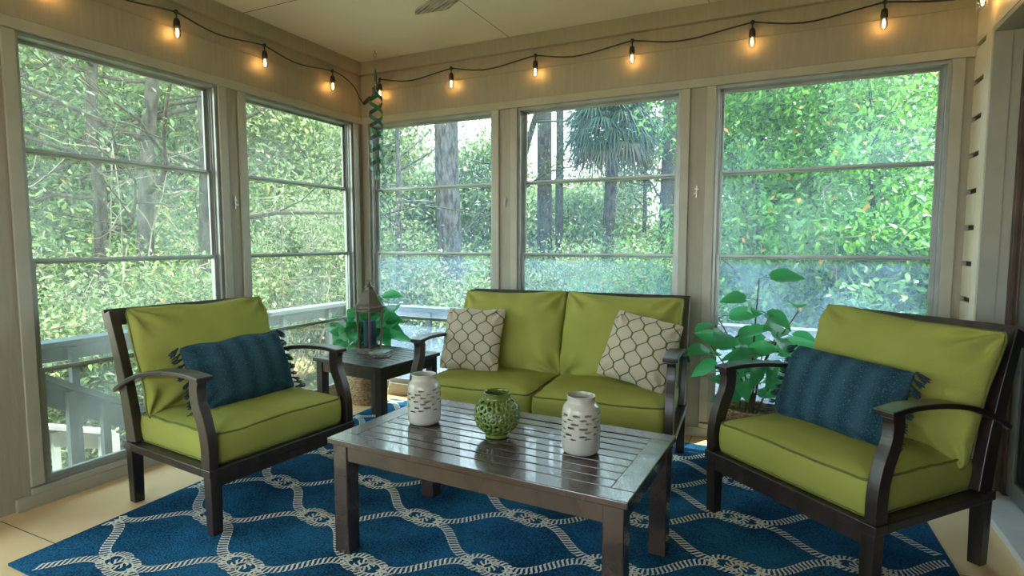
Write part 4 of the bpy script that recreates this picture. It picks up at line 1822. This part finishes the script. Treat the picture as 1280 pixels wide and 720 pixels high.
def tree(name, label, x, y, H, r, seed, crown=(0.35, 1.0), nb=14, blen=1.6, per=28, lsize=0.09, spread=0.22, pal='mid', bark='bark',
         lean=(0, 0), leaves=True, cat='tree', sides=9, wander=.05, sub=5, group=None, droop=0.0, rtop=0.25):
    rg = np.random.default_rng(seed)
    root = empty(name, (x, y, ZG - 0.25))
    tag(root, label, cat, group)
    mb = MB()
    pts, _ = limb(rg, (0, 0, 0), (lean[0], lean[1], 1), H, r, r * rtop, 12, wander, mb, sides, lift=0.03)
    mb.build('trunk', M[bark], root, smooth=True)
    tips = []
    bb = MB()
    for k in range(nb):
        f = crown[0] + (crown[1] - crown[0]) * (k + rg.random() * .8) / nb
        i = min(int(f * 12), 11)
        p = pts[i] * (1 - (f * 12 - i)) + pts[i + 1] * (f * 12 - i)
        a = rg.uniform(0, 2 * PI) if k else 0
        a = k * 2.4 + rg.uniform(-.5, .5)
        L = blen * rg.uniform(.7, 1.15) * (1 - 0.45 * max(0, f - .6) / .4)
        d = (math.cos(a), math.sin(a), rg.uniform(-.05, .6))
        rb = r * rtop + r * (1 - rtop) * (1 - f)
        bp_, dl = limb(rg, p, d, L, max(rb * .45, .012), 0.006, 6, .18, bb, 5, lift=.03 - droop)
        for s_ in range(sub):
            q = bp_[2 + (s_ % 5)]
            d2 = (math.cos(a + rg.uniform(-1.5, 1.5)), math.sin(a + rg.uniform(-1.5, 1.5)), rg.uniform(-.3, .8))
            sp_, _ = limb(rg, q, d2, L * rg.uniform(.3, .5), .009, .004, 3, .25, bb, 4, lift=-droop)
            tips += sp_[1:]
        tips += bp_[3:]
    bb.build('branches', M[bark], root, smooth=True)
    if leaves:
        leaf_cloud(tips, per, spread, lsize, seed + 1, 'foliage', PAL[pal], root)
    return root


def bush(name, label, x, y, h, rad, seed, pal='mid', per=30, lsize=0.08, nst=9, spread=0.16, bark='twig', leaves=True, cat='shrub', group=None, z=0.0):
    rg = np.random.default_rng(seed)
    root = empty(name, (x, y, ZG - 0.1 + z))
    tag(root, label, cat, group)
    bb = MB()
    tips = []
    for k in range(nst):
        a = 2 * PI * k / nst + rg.uniform(-.3, .3)
        hh = h * rg.uniform(.7, 1.05)
        d = (math.cos(a) * rad / hh * rg.uniform(.2, 1), math.sin(a) * rad / hh * rg.uniform(.2, 1), 1)
        sp_, dl = limb(rg, (rg.uniform(-.1, .1), rg.uniform(-.1, .1), 0), d, hh, .014, .005, 8, .10, bb, 5)
        for q in range(2, 9):
            for _ in range(2):
                d2 = rg.normal(0, 1, 3)
                d2[2] = rg.uniform(-.2, .8)
                s2, _d = limb(rg, sp_[q], d2 / np.linalg.norm(d2), rad * rg.uniform(.25, .6), .006, .003, 3, .3, bb, 4)
                tips += s2[1:]
    bb.build('branches', M[bark], root, smooth=True)
    if leaves:
        leaf_cloud(tips, per, spread, lsize, seed + 2, 'foliage', PAL[pal], root)
    return root


def P(u, t):
    """ground point in the compass direction u (degrees left of straight ahead towards the back wall), t metres from the porch's viewpoint"""
    a = math.radians(u)
    return 2.875 - t * math.sin(a), -3.42 + t * math.cos(a)


# bearings in degrees left of the back wall's normal
def deg(px):
    return math.degrees(0.44566 - math.atan((px - 640) / 712.4))


# large trunks seen through the left windows
x, y = P(deg(168), 7.4)
tree('oak_tree', 'oak with a straight dark trunk in the middle of the far left window', x, y, 9, 0.105, 11, (0.30, 1), 20, 2.4, 3, 0.08, .22, 'dark', lean=(0.02, 0.0))
x, y = P(deg(118), 8.0)
tree('oak_tree', 'slim forked oak left of the straight trunk in the far left window', x, y, 8.5, 0.085, 21, (0.28, 1), 18, 2.4, 3, 0.08, .22, 'dark', lean=(-0.05, -0.03))
x, y = P(deg(232), 7.8)
tree('oak_tree', 'leaning dark oak at the right side of the far left window', x, y, 8.5, 0.10, 33, (0.28, 1), 18, 2.4, 3, 0.08, .22, 'dark', lean=(0.14, 0.10))
x, y = P(deg(45), 9.5)
tree('oak_tree', 'bushy dark oak at the left edge of the far left window', x, y, 7.5, 0.10, 41, (0.2, 1), 16, 2.0, 16, 0.10, .30, 'dark')
# pale bare branches
x, y = P(deg(150), 7.2)
bush('bare_shrub', 'bare pale twiggy shrub before the oaks in the far left window', x, y, 3.2, 1.2, 5, leaves=False, nst=4)
x, y = P(deg(350), 8.0)
bush('bare_shrub', 'bare pale arching branches in the second window from the left', x, y, 3.0, 1.5, 6, leaves=False, nst=7)
x, y = P(deg(400), 9.0)
bush('leafy_shrub', 'sparse pale shrub in the second window from the left', x, y, 3.2, 1.6, 7, 'pale', 7, .08, 11)
for k, (u, t, h, lab) in enumerate(((40, 6.6, 1.7, 'low pale shrub at the left edge of the far left window'),
                                    (130, 6.7, 1.9, 'rounded pale shrub below the oaks in the far left window'),
                                    (215, 6.6, 2.0, 'dense pale shrub at the right of the far left window'),
                                    (300, 8.6, 2.2, 'pale shrub hidden partly by the post between the left windows'),
                                    (455, 9.0, 2.0, 'pale shrub seen in the corner between the two walls'))):
    x, y = P(deg(u), t)
    bush('leafy_shrub', lab, x, y, h, 1.2, 50 + k, 'pale' if k != 2 else 'mid', 16, .075, 10)
# trees through the back windows
x, y = P(deg(566), 10.0)
tree('pine_tree', 'thick grey pine trunk in the window left of the sofa back', x, y, 14, 0.23, 61, (0.55, 1), 10, 1.8, 20, .10, .3, 'mid', 'bark_grey', wander=.012, rtop=.6)
x, y = P(deg(603), 12.5)
tree('oak_tree', 'dark forked oak just right of the thick pine trunk', x, y, 8, 0.13, 68, (0.4, 1), 9, 2.0, 8, .09, .3, 'mid', lean=(0.05, 0))
x, y = P(deg(500), 12)
tree('thin_tree', 'thin bare-limbed tree left of the thick pine trunk', x, y, 7, 0.09, 73, (0.25, 1), 14, 2.2, 4, .08, .3, 'pale', 'bark_grey')
x, y = P(deg(681), 15)
tree('pine_tree', 'tall pine at the left side of the palm window', x, y, 15, 0.21, 80, (0.5, 1), 9, 1.9, 14, .10, .3, 'mid', wander=.012, rtop=.7)
x, y = P(deg(701), 17)
tree('pine_tree', 'slimmer pine close beside the tall pine, left of the palm', x, y, 15, 0.13, 84, (0.5, 1), 9, 1.9, 14, .10, .3, 'mid', wander=.015, rtop=.7)
x, y = P(deg(829), 13.5)
tree('pine_tree', 'tall dark trunk right of the palm tree', x, y, 15, 0.18, 87, (0.45, 1), 10, 1.9, 14, .10, .3, 'mid', wander=.012, rtop=.7)
x, y = P(deg(805), 17)
tree('thin_tree', 'slim crooked tree between the palm and the dark trunk', x, y, 8, 0.08, 89, (0.35, 1), 12, 2.0, 12, .10, .3, 'pale')


def palm(x, y, H, seed):
    rg = np.random.default_rng(seed)
    root = empty('palm_tree', (x, y, ZG - 0.1))
    tag(root, 'palm tree with drooping fronds in the middle back window', 'palm tree')
    mb = MB()
    pts, _ = limb(rg, (0, 0, 0), (0.0, 0, 1), H, 0.14, 0.13, 14, .012, mb, 10)
    mb.build('trunk', M['bark'], root, smooth=True)
    top = Vector(pts[-1])
    nf = 60
    for k in range(nf):
        a = k * 2.39996
        el = 1.25 - 1.9 * (k / nf)
        d = Vector((math.cos(a) * math.cos(el), math.sin(a) * math.cos(el), math.sin(el)))
        L = 0.68 * rg.uniform(.85, 1.1)
        fr = MB()
        p = [top + d * (L * t / 5) + Vector((0, 0, -0.10 * (t / 5) ** 2)) for t in range(6)]
        fr.tube(p, 0.012, 4)
        hub = p[-1]
        side = d.cross(Vector((0, 0, 1))).normalized()
        upv = side.cross(d).normalized()
        for q in range(26):
            b = (q / 25 - .5) * 4.0
            dd = (d * math.cos(b) + side * math.sin(b)).normalized()
            ln = 0.62 * (1 - .25 * abs(b) / 2) * rg.uniform(.9, 1.1)
            w = 0.022
            ss = dd.cross(upv).normalized() * w
            m1 = hub + dd * ln * .5 + upv * .03
            m2 = hub + dd * ln + Vector((0, 0, -0.62 * ln * rg.uniform(.8, 1.3)))
            fr.add([hub, m1 - ss, m2, m1 + ss], [(0, 1, 2, 3)])
        fr.build('frond', PAL['palm'] if k < 50 else PAL['dry'], root)


x, y = P(deg(758), 12.5)
palm(x, y, 4.55, 3)
for k, (u, t, h, pl, lab) in enumerate(((520, 8.6, 1.9, 'mid', 'green shrub at the foot of the thick pine'),
                                        (598, 8.2, 1.6, 'pale', 'pale shrub behind the sofa left end'),
                                        (690, 10.5, 1.9, 'pale', 'pale shrub below the two pines'),
                                        (735, 9.5, 1.7, 'mid', 'low shrub left of the palm trunk'),
                                        (790, 10.0, 1.6, 'pale', 'low pale shrub right of the palm trunk'),
                                        (838, 7.6, 2.1, 'bright', 'bright green shrub at the right edge of the palm window'))):
    x, y = P(deg(u), t)
    bush('leafy_shrub', lab, x, y, h, 1.1, 150 + k, pl, 15, .075, 9)
# the laurels in the right-hand window
x, y = P(deg(955), 8.4)
tree('laurel_tree', 'laurel with dark green crown at the left of the right-hand window', x, y, 6.0, 0.07, 91, (0.14, 1), 26, 1.5, 22, .10, .20, 'bright', 'bark')
x, y = P(deg(1010), 9.3)
tree('laurel_tree', 'taller laurel standing behind the others in the right-hand window', x, y, 7.0, 0.08, 95, (0.12, 1), 30, 1.8, 22, .10, .22, 'bright', 'bark')
x, y = P(deg(1120), 8.6)
tree('laurel_tree', 'laurel at the right edge of the right-hand window', x, y, 6.5, 0.08, 97, (0.1, 1), 30, 1.7, 22, .10, .22, 'bright', 'bark')
x, y = P(deg(1065), 6.4)
bush('laurel_bush', 'sunlit yellow-green laurel bush filling the right-hand window', x, y, 2.7, 1.25, 99, 'bright', 24, .105, 14, .12)
x, y = P(deg(1165), 6.8)
bush('laurel_bush', 'laurel bush at the lower right of the right-hand window', x, y, 2.3, 1.0, 101, 'bright', 22, .10, 11, .12)
x, y = P(deg(930), 7.0)
bush('laurel_bush', 'low laurel bush at the lower left of the right-hand window', x, y, 1.7, 0.9, 103, 'bright', 20, .09, 10, .12)

# the forest edge behind everything: (bearing, distance, height, palette, label)
FAR = [(-30, 17, 11, 'far', 'far forest tree beyond the left wall, outside the left edge of the windows'),
       (-110, 14, 10, 'mid', 'forest tree beyond the third left window, outside the picture, with mid green leaves'),
       (-230, 12, 9, 'far', 'forest tree beyond the third left window, outside the picture, with pale leaves'),
       (30, 19, 11, 'mid', 'far forest tree behind the bushy oak at the left edge of the far left window'),
       (75, 16, 6.0, 'far', 'far forest tree between the bushy oak and the slim forked oak'),
       (118, 21, 12, 'far', 'far forest tree directly behind the slim forked oak'),
       (160, 17, 7.5, 'mid', 'far forest tree directly behind the straight-trunked oak'),
       (205, 20, 11, 'far', 'far forest tree right of the straight-trunked oak'),
       (245, 16, 6.2, 'far', 'far forest tree behind the leaning oak'),
       (300, 19, 11, 'mid', 'far forest tree behind the post between the two left windows'),
       (345, 16, 5.5, 'pale', 'far forest tree at the left of the second window, behind the bare branches'),
       (395, 20, 7.5, 'far', 'far forest tree in the middle of the second window'),
       (440, 17, 5.5, 'pale', 'far forest tree beyond the corner of the room'),
       (490, 19, 4.4, 'far', 'low far forest tree behind the thin bare-limbed tree'),
       (540, 22, 4.2, 'pale', 'low far forest tree left of the thick pine'),
       (600, 19, 5.2, 'far', 'far forest tree behind the dark forked oak'),
       (655, 22, 4.2, 'pale', 'low far forest tree left of the two pines'),
       (720, 20, 3.9, 'far', 'low far forest tree between the two pines and the palm'),
       (775, 23, 4.3, 'pale', 'low far forest tree right behind the palm trunk'),
       (840, 19, 8.5, 'mid', 'far forest tree behind the dark trunk right of the palm'),
       (920, 18, 11, 'mid', 'far forest tree at the left edge of the right-hand window'),
       (1000, 20, 11, 'mid', 'far forest tree behind the taller laurel'),
       (1100, 18, 11, 'mid', 'far forest tree behind the laurel at the right edge'),
       (1200, 19, 11, 'mid', 'far forest tree beyond the right end of the back wall')]
for k, (u, t, H, pl, lab) in enumerate(FAR):
    x, y = P(deg(u), t)
    tree('forest_tree', lab, x, y, H, 0.16, 200 + k, (0.08, 1), 22, 2.9 if H > 6 else 1.7, 26, .20, .50, pl, 'bark_grey' if k % 3 else 'bark', sub=4, sides=6)
# undergrowth filling the view below the crowns
UG = [(20, 'undergrowth bush behind the left edge of the far left window'), (95, 'undergrowth bush behind the slim forked oak'),
      (180, 'undergrowth bush just right of the straight oak trunk'), (262, 'undergrowth bush by the right frame of the far left window'),
      (330, 'undergrowth bush behind the bare branches of the second window'), (410, 'undergrowth bush at the right of the second window'),
      (480, 'undergrowth bush in the left of the window beside the corner'), (545, 'undergrowth bush left of the thick pine foot'),
      (625, 'undergrowth bush right of the forked oak foot'), (670, 'undergrowth bush beyond the feet of the two pines'),
      (780, 'undergrowth bush beyond the palm foot'), (860, 'undergrowth bush beyond the post right of the palm window'),
      (960, 'undergrowth bush behind the low laurel bush'), (1060, 'undergrowth bush behind the sunlit laurel bush'),
      (1150, 'undergrowth bush behind the lower right laurel bush')]
for k, (u, lab) in enumerate(UG):
    x, y = P(deg(u), 12.6 + (k * 5 % 7) * .35)
    bush('undergrowth_bush', lab, x, y, (3.0, 2.7, 3.3)[k % 3] if u < 470 or u > 860 else (2.0, 1.7)[k % 2], 2.0, 300 + k, ('mid', 'pale', 'far')[k % 3], 16, .15, 9, .28)
